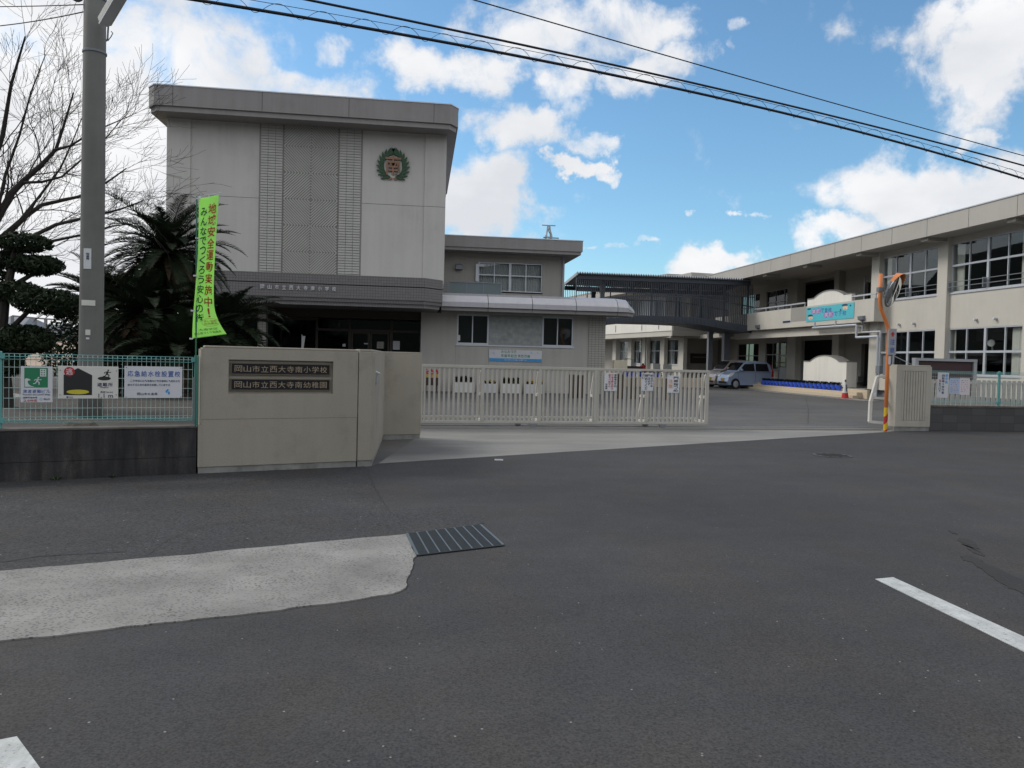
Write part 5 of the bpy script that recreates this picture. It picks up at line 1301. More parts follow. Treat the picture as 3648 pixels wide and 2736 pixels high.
m.add(vs, [f for k in range(len(lo_)-1) for f in ((4*k, 4*k+1, 4*k+5, 4*k+4), (4*k+2, 4*k+6, 4*k+7, 4*k+3))]); wb(m, 'deck', 'steel_blue', br)
def deck_top(x):
    h = sorted(hi_)
    for (x0, z0), (x1, z1) in zip(h, h[1:]):
        if x0 <= x <= x1: return z0+(z1-z0)*(x-x0)/(x1-x0)
    return h[0][1] if x < h[0][0] else h[-1][1]
def deck_lo(x):
    h = sorted(lo_)
    for (x0, z0), (x1, z1) in zip(h, h[1:]):
        if x0 <= x <= x1: return z0+(z1-z0)*(x-x0)/(x1-x0)
    return h[0][1] if x < h[0][0] else h[-1][1]
xa, xfull, xend = xl+.05, qb(330, 600)[0], qb(2140, 700)[0]
zband1, zband0 = qb(100, 400)[1], qb(100, 520)[1]
m = MB(); k = 0; x = xa
while x < xend:
    dt = deck_top(x)
    m.box(x-.021, x+.021, YN-.075, YN-.025, dt-.02, dt+1.25)
    if x < xfull: m.box(x-.021, x+.021, YN-.075, YN-.025, zband0, zt_-.2)
    else: m.box(x-.021, x+.021, YN-.075, YN-.025, dt+1.25, zt_-.2)
    if k % 2 == 0: m.box(x-.018, x+.018, YN-.17, YN-.1401, deck_lo(x)+.06, dt-.12)
    k += 1; x += .118
wb(m, 'bar_screen', 'steel_blue', br)
m = MB(); x = xa
while x < xend:
    dt = deck_top(x); m.box(x-.016, x+.016, YFr-.05, YFr-.02, dt-.02, dt+1.15); m.box(x-.016, x+.016, YFr-.05, YFr-.02, dt+1.75, zt_-.4); x += .118
wb(m, 'bar_screen', 'steel_blue', br)
m = MB()
for zz in (zband0+.02, ): m.box(xa, xend, YN-.08, YN-.02, zz-.03, zz+.02)
for Yb in (YN, YFr):
    for x0 in [xa+1.55*i for i in range(int((xend-xa)/1.55)+1)]: m.box(x0-.03, x0+.03, Yb-.02, Yb+.05, deck_top(x0)-.05, zt_-(.1 if Yb == YN else .45))
    for zz in (1.2, ):
        xs_ = [xa + (xend-xa)*i/14 for i in range(15)]
        for p, q in zip(xs_, xs_[1:]): m.bar((p, Yb-.04, deck_top(p)+zz), (q, Yb-.04, deck_top(q)+zz), .06, .06)
wb(m, 'rail', 'steel_blue', br)
for px, Yc, w_ in ((2529, 50.0, .15), (2586, 49.5, .2)):
    x = atY(px, 1230, Yc).x; x2 = x
    wb(MB().box(x-w_, x+w_, Yc-w_, Yc+w_, 0, deck_lo(x)+.02), 'column', 'steel_grey', br)
for px, w_ in ((2095+0, .12),):
    x = atY(*z6(517, 300), 47.2).x; wb(MB().box(x-w_, x+w_, 47.1, 47.34, 0, zt_-.2), 'column', 'steel_grey', br)
    x = atY(*z6(428, 350), 49.6).x; wb(MB().box(x-w_, x+w_, 49.5, 49.74, 0, zt_-.5), 'column', 'steel_blue', br)

# ---------------------------------------------------------------- rear wing seen under and through the bridge
C0 = (19.38, 55.0)
rw = thing('rear_wing', 'low pale rear school wing seen beneath the link bridge', 'building', (*C0, 0), -82)
def wv(x, y, dy=0.0): return onV(C0, -82, x, y, dy)
pzt = 4.75
MB().box(-40, 0, 0, .2, 3.80, pzt).build('parapet', 'white_wall', rw)
MB().box(-.2, 0, .2001, 6, 3.80, pzt).build('parapet', 'white_wall', rw)
MB().box(-40, -.05, .05, 5, 3.42, 3.795).build('eave_beam', 'class_wall', rw)
m = MB()
for px in (2194, 2287, 2347): u = wv(px, 1165)[0]; m.box(u-.03, u+.03, -.03, -.001, 3.95, 4.5)
m.build('scupper_pipe', 'steel_grey', rw)
YW = 1.6; ws = []
for x0, x1 in ((108,250),(312,440),(560,745),(820,1000)):
    u0, u1 = wv(*zq(x0,1400), YW)[0], wv(*zq(x1,1400), YW)[0]; ws.append((u0, u1, 1.35, 3.25))
uc = wv(*zq(1100,1400), YW)[0]; ulast = wv(*zq(60,1400), YW)[0]
MB().holes(ulast, uc, 0, 3.42, ws, YW, YW+.2).build('wall', 'class_wall', rw)
MB().box(-40, uc, YW+3, YW+3.1, 0, 3.4).build('interior', 'room_wall', rw)
for i, w in enumerate(ws): window(rw, *w, YW+.03, (.45,), (.55,), 'glass', fr='alu', curtains=((w[0], w[0]+(w[1]-w[0])*(.5 if i % 2 else .35)),), cm='curtain_grey')
for x0, x1 in ((1040,1102), (255,308), (745,810), (500,545), (25,75)):
    u0, u1 = wv(*zq(x0,1400), YW-.2)[0], wv(*zq(x1,1400), YW-.2)[0]; MB().box(u0, u1, YW-.3, YW-.001, 0, 3.419).build('column', 'class_wall', rw)
m = MB()
for x0 in (455, 515): u = wv(*zq(x0,1400), YW-.3)[0]; m.tube([(u, YW-.36, .1), (u, YW-.36, 3.4)], .05, 8)
m.build('downpipe', 'alu_dull', rw)
MB().box(-45, ulast-.3, YW+.6, YW+.8, 0, 3.42).build('far_wall', 'soffit', rw)
# upper storey set back, its eave rising to the right
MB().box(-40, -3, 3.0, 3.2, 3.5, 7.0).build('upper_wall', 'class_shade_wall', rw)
ze = wv(*zq(590, 460), -.2)[1]; ze2 = wv(*zq(590, 425), -.2)[1]
MB().box(-42, 3, -.2, 8, ze, ze+.62).build('upper_eave', 'fascia_light', rw)
mbp = MB()
p0, p1 = atY(2376, 975, 60), atY(2528, 980, 60)
mbp.prism([(p0.x, 60), (p1.x+2, 60), (p1.x+2, 68), (p0.x-2.0, 68)], 5, p0.z, 'z'); wb(mbp, 'upper_block', 'alu_dull', rw)
# porch wall and notice board behind the bridge columns
YP = 57.0; a, b = atY(*zq(1108, 1300), YP), atY(*zq(1990, 1300), YP)
wb(MB().box(a.x, 26, YP, YP+.2, 0, 3.6), 'porch_wall', 'soffit', rw)
wb(MB().box(19.4, 26, 55.2, YP, 3.3, 3.42), 'porch_ceiling', 'soffit', rw)
wb(MB().box(19.39, 22.3, 54.9, 55.1, 3.43, 3.79), 'porch_beam', 'soffit', rw)
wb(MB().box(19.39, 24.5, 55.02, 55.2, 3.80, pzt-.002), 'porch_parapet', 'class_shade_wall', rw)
a, b = atY(*zq(1188, 1442), YP), atY(*zq(1460, 1597), YP)
nb = wb(MB().box(a.x, b.x, YP-.1, YP-.001, b.z, a.z), 'notice_board', 'bronze_frame', rw)
wb(MB().box(a.x+.15, a.x+1.2, YP-.12, YP-.1001, b.z+.5, a.z-.3), 'notice_paper', 'plinth', nb)
# things in front of the rear wing
t = thing('cabinet', 'tall cream metal cabinet standing before the rear wing windows', 'cabinet', (*atY(2211, 1325, 47)[:2], 0))
MB().box(-.42, .42, 0, .6, .02, atY(2211, 1283, 47).z).build('body', 'cream_box', t, .02); MB().box(-.42, .42, .02, .58, 0, .0199).build('base', 'plinth', t)
t = thing('desk', 'dark red wooden desk carrying an upturned stool before the rear wing', 'desk', (*atY(2250, 1320, 48)[:2], 0)); zd = atY(2250, 1304, 48).z
MB().box(-.75, .75, 0, .6, zd-.22, zd).build('top', 'maroon', t)
for sx_ in (-.7, .7): MB().box(sx_-.04, sx_+.04, .02, .55, 0, zd-.2201).build('leg', 'steel_grey', t)
t = thing('stool', 'small metal frame stool standing on the dark red desk', 'stool', (*atY(2245, 1304, 48)[:2], zd))
for sx_ in (-.26, .26):
    for sy_ in (.1, .45): MB().box(sx_-.02, sx_+.02, sy_-.02, sy_+.02, .001, .42).build('leg', 'steel_grey', t)
MB().box(-.3, .3, .06, .5, .42, .46).build('seat', 'alu_dull', t)
p = atY(2290, 1310, 49); t = thing('hydrant_box', 'red cylinder fire extinguisher post before the rear wing', 'extinguisher', (p.x, 49, 0))
zt_e = atY(2290, 1300, 49).z; MB().lathe([(.2, 0.0), (.2, zt_e-.1), (.1, zt_e)], n=14).build('body', 'red_plastic', t); MB().lathe([(.08, zt_e+.001), (.06, zt_e+.1)], n=10).build('handle', 'black', t)
for x0, x1, y0 in ((636,745,1595),(790,918,1605),(320,378,1580)):
    a, b = atY(*zq(x0,y0), 52), atY(*zq(x1,1700), 52)
    lb = {636:'white board leaning on the rear wing wall, between the two others', 790:'white board leaning on the rear wing wall, nearest the corner column', 320:'white board leaning on the rear wing wall, behind the desk'}[x0]
    tag(MB().prism([(52, 0), (52.05, 0), (52.25, a.z), (52.2, a.z)], a.x, b.x, 'x').build('leaning_board', 'cone_white'), lb, 'board')
for i in range(9):
    x_, y_ = atY(2228+i*15, 1335, 46).x, 46
    if i in (3,): continue
    o = copy_tree(pot); o.location = (x_, 46, .58); o.rotation_euler = (0, 0, R(180+i*30)); o['label'] = 'blue plastic plant pot on the low tan ledge behind the sliding gate'; o['group'] = 'blue pots behind the sliding gate'
a, b = atY(2170, 1345, 46), atY(2500, 1352, 46)
tag(MB().box(a.x-.5, b.x+.2, 45.6, 46.6, 0, .58).build('ledge', 'steps_tan', bevel=.02), 'low tan ledge with blue pots behind the sliding gate', 'ledge')

# planters, timber posts before the school building
def planter(x0, x1, y0, y1, ribs, label, flowers, seed):
    a, b = atY(x0, y1, 33.6), atY(x1, y0, 33.6); w_ = b.x-a.x; h_ = b.z
    t = thing('planter', label, 'planter', ((a.x+b.x)/2, 33.9, 0), 0, 'white planters under the banner wall')
    m = MB().box(-w_/2, w_/2, -.25, .25, 0, h_)
    if ribs:
        for k in range(5): m.box(-w_/2-.012, w_/2+.012, -.262, .262, h_*(.1+.18*k), h_*(.2+.18*k))
    m.build('box', 'sign_white' if ribs else 'cone_white', t); MB().box(-w_/2+.03, w_/2-.03, -.22, .22, h_+.0005, h_+.003).build('soil', 'garden_soil', t)
    rnd = random.Random(seed); m = MB(); f = MB()
    for k in range(9):
        x = -w_/2+.1+(w_-.2)*k/8; s = MB(); sprig(s, 10, .09, .16 if flowers else .3, rnd); m.add([(p[0]+x, p[1]+rnd.uniform(-.1,.1), p[2]+h_) for p in s.v], s.f)
        if flowers:
            for _ in range(4): q = Vector((x+rnd.uniform(-.08,.08), rnd.uniform(-.15,.1), h_+rnd.uniform(.08,.18))); f.add([q+Vector((math.cos(j*2.1)*.035, -.01, math.sin(j*2.1)*.035)) for j in range(3)], [(0,1,2)])
    m.build('plant', 'leaf_dark', t)
    if flowers: f.build('flower', 'yellow', t)
zh = lambda x, y: (1480+x*.31646, 1280+y*.31646)
planter(*[v for p in (zh(435,262), zh(668,370)) for v in p][0:1], zh(668,0)[0], zh(0,262)[1], zh(0,370)[1], False, 'smooth white planter of dark leaves nearest the entrance, under the hung banner', False, 1)
planter(zh(775,0)[0], zh(925,0)[0], zh(0,278)[1], zh(0,375)[1], True, 'ribbed white planter with yellow flowers between the two smooth ones', True, 2)
planter(zh(980,0)[0], zh(1195,0)[0], zh(0,278)[1], zh(0,380)[1], False, 'smooth white planter of dark leaves between the two ribbed ones', False, 3)
planter(zh(1240,0)[0], zh(1455,0)[0], zh(0,285)[1], zh(0,382)[1], True, 'ribbed white planter with yellow flowers farthest from the entrance', True, 4)
a, b = atY(*zh(100,270), 33.2), atY(*zh(252,330), 33.2)
t = thing('flower_stand', 'brown flower trough with red and yellow blooms beside the entrance', 'flower trough', ((a.x+b.x)/2, 33.2, 0)); w_ = b.x-a.x
MB().box(-w_/2, w_/2, -.2, .2, .3, .62).build('trough', 'maroon', t)
for sx_ in (-1, 1): MB().box(sx_*w_*.4-.03, sx_*w_*.4+.03, -.15, .15, 0, .2999).build('leg', 'wood_dark', t)
rnd = random.Random(8); m = MB(); f = MB()
for _ in range(70):
    q = Vector((rnd.uniform(-w_/2, w_/2), rnd.uniform(-.22, .1), rnd.uniform(.62, .95))); (m if q.z > .75 else f).add([q+Vector((math.cos(j*2.1)*.05, -.02, math.sin(j*2.1)*.05)) for j in range(3)], [(0,1,2)])
m.build('bloom', 'red_plastic', t); f.build('bloom', 'yellow', t)
ptz = []
for k, (x0, x1, y0) in enumerate(((2030,2052,1334),(2059,2077,1336),(2203,2220,1332),(2240,2262,1344),(2363,2376,1348))):
    a, b = atY(x0, y0, 30.5), atY(x1, 1402, 30.5); w_ = b.x-a.x
    lb = ['dark timber post behind the gate, leftmost of the pair beside the tiled column', 'dark timber post behind the gate, right one of the pair beside the tiled column', 'dark timber post behind the first gate notice', 'dark timber post between the first two gate notices', 'dark timber post just left of the faded orange gate notice'][k]
    t = thing('timber_post', lb, 'post', ((a.x+b.x)/2, 30.5, 0), 0, 'timber posts in the forecourt')
    MB().box(-w_/2, w_/2, -w_/2, w_/2, 0, a.z).build('shaft', 'wood_dark', t, .015)
# traffic cone
p = gd(3010, 1420); t = thing('traffic_cone', 'red and white traffic cone standing before the entry steps', 'traffic cone', (p.x, p.y, 0))
MB().box(-.21, .21, -.21, .21, 0, .035).build('base', 'red_plastic', t, .01)
MB().lathe([(.165, .0351), (.125, .27)], n=20).build('cone', 'red_plastic', t); MB().lathe([(.1255, .2702), (.045, .78)], n=20).build('cone_sleeve', 'cone_white', t); MB().lathe([(.046, .7802), (.03, .88)], n=16).build('cone_tip', 'maroon', t)
m = MB(); text_col(m, '駐車禁止', -.04, .04, .66, .34, -.118, d=.02); m.v = [(x, y+max(0,(z-.34))*.13, z) for x, y, z in m.v]; m.build('lettering', 'ink_navy', t)
# small kei cars
def car(name, label, mat, loc, rz, H=1.62, hood=.95, round_=1.0):
    t = thing(name, label, 'car', loc, rz)   # nose towards local -x, length 3.39, width 1.47
    L_, W = 3.39, 1.475
    # side profile of the lower body (x, z) from nose bottom round to tail
    body = [(-1.66,.22),(-1.70,.42),(-1.66,.62),(-1.56,.80),(-1.30,hood-.02),(-1.02,hood+.06),(1.58,hood+.06),(1.66,.85),(1.69,.55),(1.66,.24)]
    def sect(y, k):                          # inset copy of the profile for the rounded flanks
        return [(x*(1-.03*k), y, z*(1-.02*k)+.006*k) for x, z in body]
    m = MB(); ys = [(-W/2+.06, 1.6), (-W/2, .3), (-W/2+.015, 0), (W/2-.015, 0), (W/2, .3), (W/2-.06, 1.6)]
    rows_ = [sect(y, k) for y, k in ys]; n = len(body)
    m.add([q for r_ in rows_ for q in r_], [(i*n+j, i*n+(j+1) % n, (i+1)*n+(j+1) % n, (i+1)*n+j) for i in range(len(ys)-1) for j in range(n)] + [tuple(range(n)), tuple(range((len(ys)-1)*n, len(ys)*n))])
    # wheel-arch cut is shown by the dark liners set into the flanks
    b = m.build('body', mat, t, .03)
    zb_ = hood+.055
    g = [(-1.04, zb_, .70), (-.42, H-.10, .575), (-.18, H-.02, .55), (.45, H, .55), (1.25, H-.05, .55), (1.5, H-.2, .58), (1.62, zb_, .70)]
    gm = MB(); vs = []
    for x, z, w in g: vs += [(x, -w, z), (x, w, z)]
    k = len(g)
    gm.add(vs, [(2*i, 2*i+1, 2*i+3, 2*i+2) for i in range(k-1)] + [tuple(2*i for i in range(k)), tuple(2*i+1 for i in range(k))][::1] + [(0, 2*k-2, 2*k-1, 1)])
    gm.build('cabin', mat, t, .03)
    gl = MB()                                # side windows lie on the leaning cabin sides, 4 mm proud
    def side(sg, x0, x1, zlo, zhi, sl0, sl1):
        def yy(z): f = (z-zb_)/(H-.08-zb_); return sg*(.708 + (.566-.708)*f)
        q = [(x0, zlo), (x1, zlo), (x1-sl1, zhi), (x0+sl0, zhi)]
        vs = [(x, yy(z)+sg*.0, z) for x, z in q] + [(x, yy(z)-sg*.03, z) for x, z in q]
        gl.add(vs, [(0,1,2,3),(7,6,5,4),(0,4,5,1),(1,5,6,2),(2,6,7,3),(3,7,4,0)])
    for sg in (-1, 1):
        side(sg, -.86, .30, zb_+.03, H-.15, .48, .02); side(sg, .37, 1.38, zb_+.03, H-.15, .02, .10)
    gl.build('side_window', 'car_glass', t)
    w_ = MB(); fx_ = lambda f: (-1.04+(.62)*f, zb_+(H-.10-zb_)*f, .70+(.575-.70)*f)
    a, c = fx_(.1), fx_(.95); o_ = Vector((-.018, 0, .02))
    w_.add([Vector((a[0], -a[2]+.05, a[1]))+o_, Vector((a[0], a[2]-.05, a[1]))+o_, Vector((c[0], c[2]-.03, c[1]))+o_, Vector((c[0], -c[2]+.03, c[1]))+o_], [(0,1,2,3)])
    ww = w_.build('windscreen', 'car_glass', t); s = ww.modifiers.new('s', 'SOLIDIFY'); s.thickness = .01
    m = MB(); m.box(-1.72, -1.6, -.45, .45, .30, .42).build('grille', 'black', t)
    MB().box(-1.735, -1.70, -.17, .17, .44, .6).build('number_plate', 'yellow', t)
    for sg in (-1, 1):
        MB().prism([(-1.665, .68), (-1.60, .80), (-1.33, .93), (-1.22, .90), (-1.40, .74), (-1.55, .66)], sg*.52, sg*.742).build('headlight', 'headlamp', t)
        MB().box(1.56, 1.695, sg*.6, sg*.742, .72, hood+.1).bar((1.66, sg*.68, hood+.08), (1.535, sg*.6, H-.2), .06, .07).build('tail_light', 'tail_red', t)
        MB().box(-.82, -.68, sg*.74, sg*.90, hood+.08, hood+.22).build('door_mirror', mat, t, .04)
        MB().box(.18, .30, sg*.735, sg*.757, .84, .875).box(1.02, 1.14, sg*.735, sg*.757, .84, .875).build('door_handle', mat, t)
        MB().box(.325, .337, sg*.7365, sg*.7402, .35, hood).box(-.95, -.94, sg*.7365, sg*.7402, .4, hood).build('door_seam', 'black', t)
        for x in (-1.13, 1.26):
            MB().lathe([(.315, -.02), (.315, .02)], (x, sg*.728, .29), 'y', 24).build('wheel_arch', 'black', t)
            wh = MB().lathe([(.2, -.09), (.27, -.085), (.275, -.05), (.275, .05), (.27, .085), (.2, .09)], (x, sg*.68, .275), 'y', 24).build('wheel', 'tyre', t)
            r_ = MB().lathe([(.185, -.005), (.19, .012), (.1, .028), (.03, .03)] if sg > 0 else [(.185, .005), (.19, -.012), (.1, -.028), (.03, -.03)], (x, sg*.775, .275), 'y', 20)
            for q in range(6): an = q*math.pi/3; r_.bar((x+.05*math.cos(an), sg*.80, .275+.05*math.sin(an)), (x+.165*math.cos(an), sg*.792, .275+.165*math.sin(an)), .05, .012)
            r_.build('hubcap', 'hubcap', wh)
    MB().box(-1.64, 1.64, -.69, .69, .15, .225).build('underbody', 'black', t)
    t.scale = (.88, .97, 1.05)
    return t
car('parked_car', 'light blue small car with a yellow plate parked by the classroom steps', 'car_blue', (20.95, 46.0, 0), 4)
car('parked_car', 'beige small car half hidden behind the light blue one', 'car_beige', (20.95, 48.1, 0), 6, 1.68, 1.0)
# inner picket fence and covered board behind the right fence
pf = thing('picket_fence', 'white slatted picket fence behind the right mesh fence', 'fence', (12.75, 18.6, 0), 0)
m = MB(); rnd = random.Random(5)
for k in range(60):
    x = .2 + k*.145; z0, z1 = .03, 1.2
    m.box(x-.05, x+.05, -.012, .012, z0, z1)
m.build('slat_panel', 'gate_paint', pf); MB().box(0, 9, .0125, .06, 1.1, 1.16).box(0, 9, .0125, .06, .2, .26).build('rail', 'gate_white', pf)
zbx = lambda x, y: (2960+x*.31103, 1100+y*.31103)
a, b = atY(*zbx(950, 562), 19.5), atY(*zbx(1657, 580), 19.5)
t = thing('covered_board', 'grey framed notice case with a dark red panel standing behind the right fence', 'notice case', (a.x, 19.5, 0)); w_ = b.x-a.x; zt = a.z
MB().box(0, w_, -.08, .08, zt-.07, zt).box(0, .1, -.07, .07, 0, zt-.0701).box(w_-.1, w_, -.07, .07, 0, zt-.0701).build('frame', 'alu_dull', t)
MB().box(.1001, w_-.1001, -.02, .03, .75, zt-.0702).build('panel', 'maroon', t)
MB().bar(Vector(pp(3185,1268))-Vector((a.x,19.5,0)), Vector(atY(3245,1297,19.3))-Vector((a.x,19.5,0)), .012).build('stay_wire', 'alu', t)

# ================================================================ plants
def leafcloud(mb, c, r, n, size, rnd, flat=1.0, shell=.55):
    for _ in range(n):
        while True:
            d = Vector((rnd.uniform(-1,1), rnd.uniform(-1,1), rnd.uniform(-1,1)))
            if .0 < d.length <= 1: break
        rr_ = d.length; d = d.normalized() * (shell + (1-shell)*rr_ if rnd.random() < .75 else rr_)
        p = Vector(c) + Vector((d.x*r[0], d.y*r[1], d.z*r[2]))
        a = Vector((rnd.gauss(0,1), rnd.gauss(0,1), rnd.gauss(0,1)*flat)).normalized(); b = a.cross(Vector((rnd.gauss(0,1), rnd.gauss(0,1), rnd.gauss(0,1)))).normalized()
        s = size*rnd.uniform(.6, 1.3); mb.add([p-a*s, p-b*s*.42, p+a*s, p+b*s*.42], [(0,1,2,3)])
def branch(mb, p, d, L, r, rnd, depth, spread=.5, up=.05, wig=.22, twig=.0045, ratio=.66):
    pts = [p.copy()]; rs = [r]; n = 5 if depth > 1 else 4; q = p.copy(); dd_ = d.copy()
    for k in range(n):
        dd_ = (dd_ + Vector((rnd.gauss(0,wig), rnd.gauss(0,wig), rnd.gauss(0,wig)+up))*.5).normalized(); q = q + dd_*(L/n); pts.append(q.copy()); rs.append(max(twig, r*(1-.45*(k+1)/n)))
    mb.tube(pts, rs, 6 if r > .03 else (4 if r > .012 else 3), False)
    if depth == 0: return
    kids = rnd.choice((3, 3, 4)) if depth > 1 else rnd.choice((3, 3, 4))
    for c in range(kids):
        f = rnd.uniform(.3, 1.0) if c else 1.0; i = min(int(f*n), n-1); base = pts[i].lerp(pts[i+1], f*n-i)
        ax = Vector((rnd.gauss(0,1), rnd.gauss(0,1), rnd.gauss(0,1))).cross(dd_).normalized(); an = rnd.uniform(.25, spread+.45) if c else rnd.uniform(0, .3)
        nd = (Matrix.Rotation(an, 3, ax) @ dd_).normalized()
        branch(mb, base, nd, L*rnd.uniform(ratio-.12, ratio+.12), max(twig, r*rnd.uniform(.42, .6)), rnd, depth-1, spread, up, wig, twig, ratio)
# bare tree on the left, limbs reaching up to the right
bt = thing('bare_tree', 'large leafless tree spreading dark branches behind the utility pole', 'tree', (*atY(-330, 1400, 21)[:2], .4)); bo = Vector(bt.location)
def limb(pxs, Ys, r0, r1, mb): 
    pts = [atY(x, y, Y) - bo for (x, y), Y in zip(pxs, Ys)]; k = len(pts); mb.tube(pts, [.62*(r0+(r1-r0)*i/(k-1)) for i in range(k)], 8, False); return pts
m = MB(); rnd = random.Random(21)
base = Vector((0,0,-.3)); fork = atY(-190, 1010, 20.6) - bo
m.tube([base, base.lerp(fork, .5)+Vector((.1,0,0)), fork], [.3, .24, .17], 10, False)
tw = MB()
specs = [([(-190,1010),(-20,800),(40,690),(77,651),(150,585),(199,533),(226,452),(262,330)], .17, .03), ([(-190,1010),(54,806),(99,765),(150,730),(284,700),(380,650),(450,600)], .13, .025),
         ([(-190,1010),(-10,910),(100,850),(200,800),(330,770),(430,745),(510,715)], .11, .02), ([(-190,1010),(-60,700),(10,480),(40,300),(90,130)], .14, .03), ([(77,651),(150,648),(220,630),(300,560),(370,500),(430,430)], .06, .016),
         ([(-190,1010),(60,900),(180,860),(300,835),(400,805),(490,795)], .09, .016), ([(199,533),(250,520),(330,470),(400,440),(470,410)], .05, .012), ([(-20,800),(20,620),(70,480),(110,330),(160,200)], .07, .016), ([(-190,1010),(-120,640),(-60,380),(-20,160)], .13, .03),
         ([(54,806),(140,700),(215,600),(260,500),(300,400)], .06, .014)]
for pxs, r0, r1 in specs:
    Y0 = 20.6 + rnd.uniform(-.4, .4); dy = rnd.uniform(-1.6, 1.6)
    pts = limb(pxs, [20.6 + dy*i/(len(pxs)-1) for i in range(len(pxs))], r0, r1, m)
    k = len(pts)
    for i in range(1, k):
        rr_ = r0+(r1-r0)*i/(k-1); dv = (pts[i]-pts[i-1]).normalized()
        for c in range(rnd.choice((1, 2, 2)) if i < k-1 else 3):
            ax = Vector((rnd.gauss(0,1), rnd.gauss(0,1), rnd.gauss(0,1))).cross(dv).normalized(); nd = (Matrix.Rotation(rnd.uniform(.2, .9), 3, ax) @ dv).normalized()
            if nd.z < -.15: nd.z = abs(nd.z)*.4
            pos_ = pts[i-1].lerp(pts[i], rnd.uniform(.35, 1)) if i < k-1 or c else pts[i]
            branch(tw, pos_, nd.normalized(), rnd.uniform(.7, 1.25), max(.0065, rr_*.2), rnd, 3 if rr_ > .03 else 2, .45, .06, .25, .0034)
m.build('trunk', 'bark', bt); tw.build('twig_crown', 'bark', bt)
# cloud-pruned evergreen at the left edge
pt = thing('pruned_tree', 'cloud-pruned dark evergreen with flat leaf pads at the left edge', 'tree', (*atY(30, 1400, 13.6)[:2], .4)); po = Vector(pt.location); YPn = 13.6
m = MB(); A = lambda x, y, Y=YPn: atY(x, y, Y) - po
m.tube([Vector((0,0,-.1)), A(10,1280), A(5,1180), A(18,1060), A(42,960), A(50,890)], [.11,.1,.09,.075,.055,.03], 8, False)
for pxs in (((8,1200),(60,1150),(110,1100),(150,1085),(200,1075)), ((20,1060),(60,1010),(110,980),(160,960)), ((30,1000),(45,950),(90,880)), ((8,1170),(-40,1120),(-90,1080)), ((10,1270),(60,1250),(130,1230))):
    m.tube([A(*p) for p in pxs], [.05-.008*i for i in range(len(pxs))], 6, False)
m.build('trunk', 'bark', pt); m = MB(); rnd = random.Random(33)
for px, py, rx, rz_, n in ((85,865,85,32,1500),(30,930,70,30,900),(130,945,85,34,1700),(60,1040,85,34,1500),(170,1075,110,42,2100),(240,1100,60,38,900),(80,1210,100,50,2300),(20,1240,70,60,1500),(130,1225,50,22,600),(-20,1000,60,40,700),(20,1300,60,40,900)):
    c = A(px, py, YPn+rnd.uniform(-.3,.3)); k = YPn/2830*1.02; leafcloud(m, c, (rx*k, rx*k*.8, rz_*k), n, .045, rnd, 1, .35)
m.build('foliage', 'leaf_dark', pt)
# cycads
def cycad(loc, label, trunk_h, nf, Lf, seed, dead=0, tilt_low=-.5):
    t = thing('cycad', label, 'cycad', loc); rnd = random.Random(seed)
    m = MB(); prof = []; k = 9
    for i in range(k+1): z = trunk_h*i/k; prof.append((.19+.05*math.sin(i*2.2), z-.1))
    prof.append((.06, trunk_h+.05)); m.lathe(prof, n=12).build('trunk', 'bark_pale', t)
    def frond(mb, az, el0, L, droop, leafL):
        n = 26; p = Vector((0, 0, trunk_h)); pts = [p.copy()]; el = el0; dirs = []
        h = Vector((math.cos(az), math.sin(az), 0)); sd_ = Vector((-h.y, h.x, 0)); bend = rnd.uniform(-.12, .12)
        for i in range(n):
            el -= droop/n*(.4+1.3*i/n); az_ = bend*i/n; hh = (h*math.cos(az_)+sd_*math.sin(az_)); d = hh*math.cos(el)+Vector((0,0,math.sin(el))); p = p+d*(L/n); pts.append(p.copy()); dirs.append((d, hh))
        mb.tube(pts, [.014*(1-.8*i/n)+.002 for i in range(n+1)], 3, False)
        for i in range(3, n):
            d, hh = dirs[i-1]; sdv = Vector((-hh.y, hh.x, 0)); upv = sdv.cross(d)*-1; upv = upv if upv.z > 0 else -upv; f = i/n; LL = leafL*(math.sin(math.pi*min(1, .12+f*.93))**.6)
            for sub in (0, .5):
                b0 = pts[i].lerp(pts[i+1], sub) if i < n else pts[i]
                for sg in (-1, 1):
                    o = (sdv*sg*.82 + d*.55 + upv*rnd.uniform(.18, .42)).normalized(); tip = b0+o*LL*rnd.uniform(.9,1.08)+Vector((0,0,-.03*LL)); wv_ = d*.0125
                    mb.add([b0-wv_, b0+wv_, b0.lerp(tip,.6)+wv_, tip, b0.lerp(tip,.6)-wv_], [(0,1,2,3,4)])
    m = MB()
    for i in range(nf):
        f = i/nf; frond(m, i*2.39996+rnd.uniform(-.2,.2), 1.35-(1.35-tilt_low)*f**.8+rnd.uniform(-.12,.12), Lf*rnd.uniform(.8,1.1)*(1 if f > .1 else .75), rnd.uniform(.7,1.15), .25)
    m.build('frond_crown', 'cycad_green', t)
    if dead:
        m = MB()
        for i in range(dead): frond(m, rnd.uniform(0, 6.28), rnd.uniform(-.9,-.3), Lf*rnd.uniform(.6,.9), .6, .12)
        m.build('dead_frond_skirt', 'cycad_dead', t)
c = atY(600, 900, 19.5)
cycad((c.x, 19.5, .45), 'tallest cycad, its crown of stiff fronds rising before the hall wall', 3.3, 96, 1.85, 5, 44, -.75)
c = atY(520, 1100, 18.6); cycad((c.x, 18.6, .45), 'low dark cycad just right of the utility pole, below the tallest one', 1.85, 70, 1.7, 6, 16)
c = atY(800, 1130, 19.0); cycad((c.x, 19.0, .45), 'low cycad at the right of the clump, its fronds before the entrance', 1.6, 66, 1.6, 7, 12)
c = atY(385, 1050, 19.8); cycad((c.x, 19.8, .45), 'cycad mostly behind the utility pole, leftmost of the clump', 2.0, 60, 1.6, 8, 0, .0)
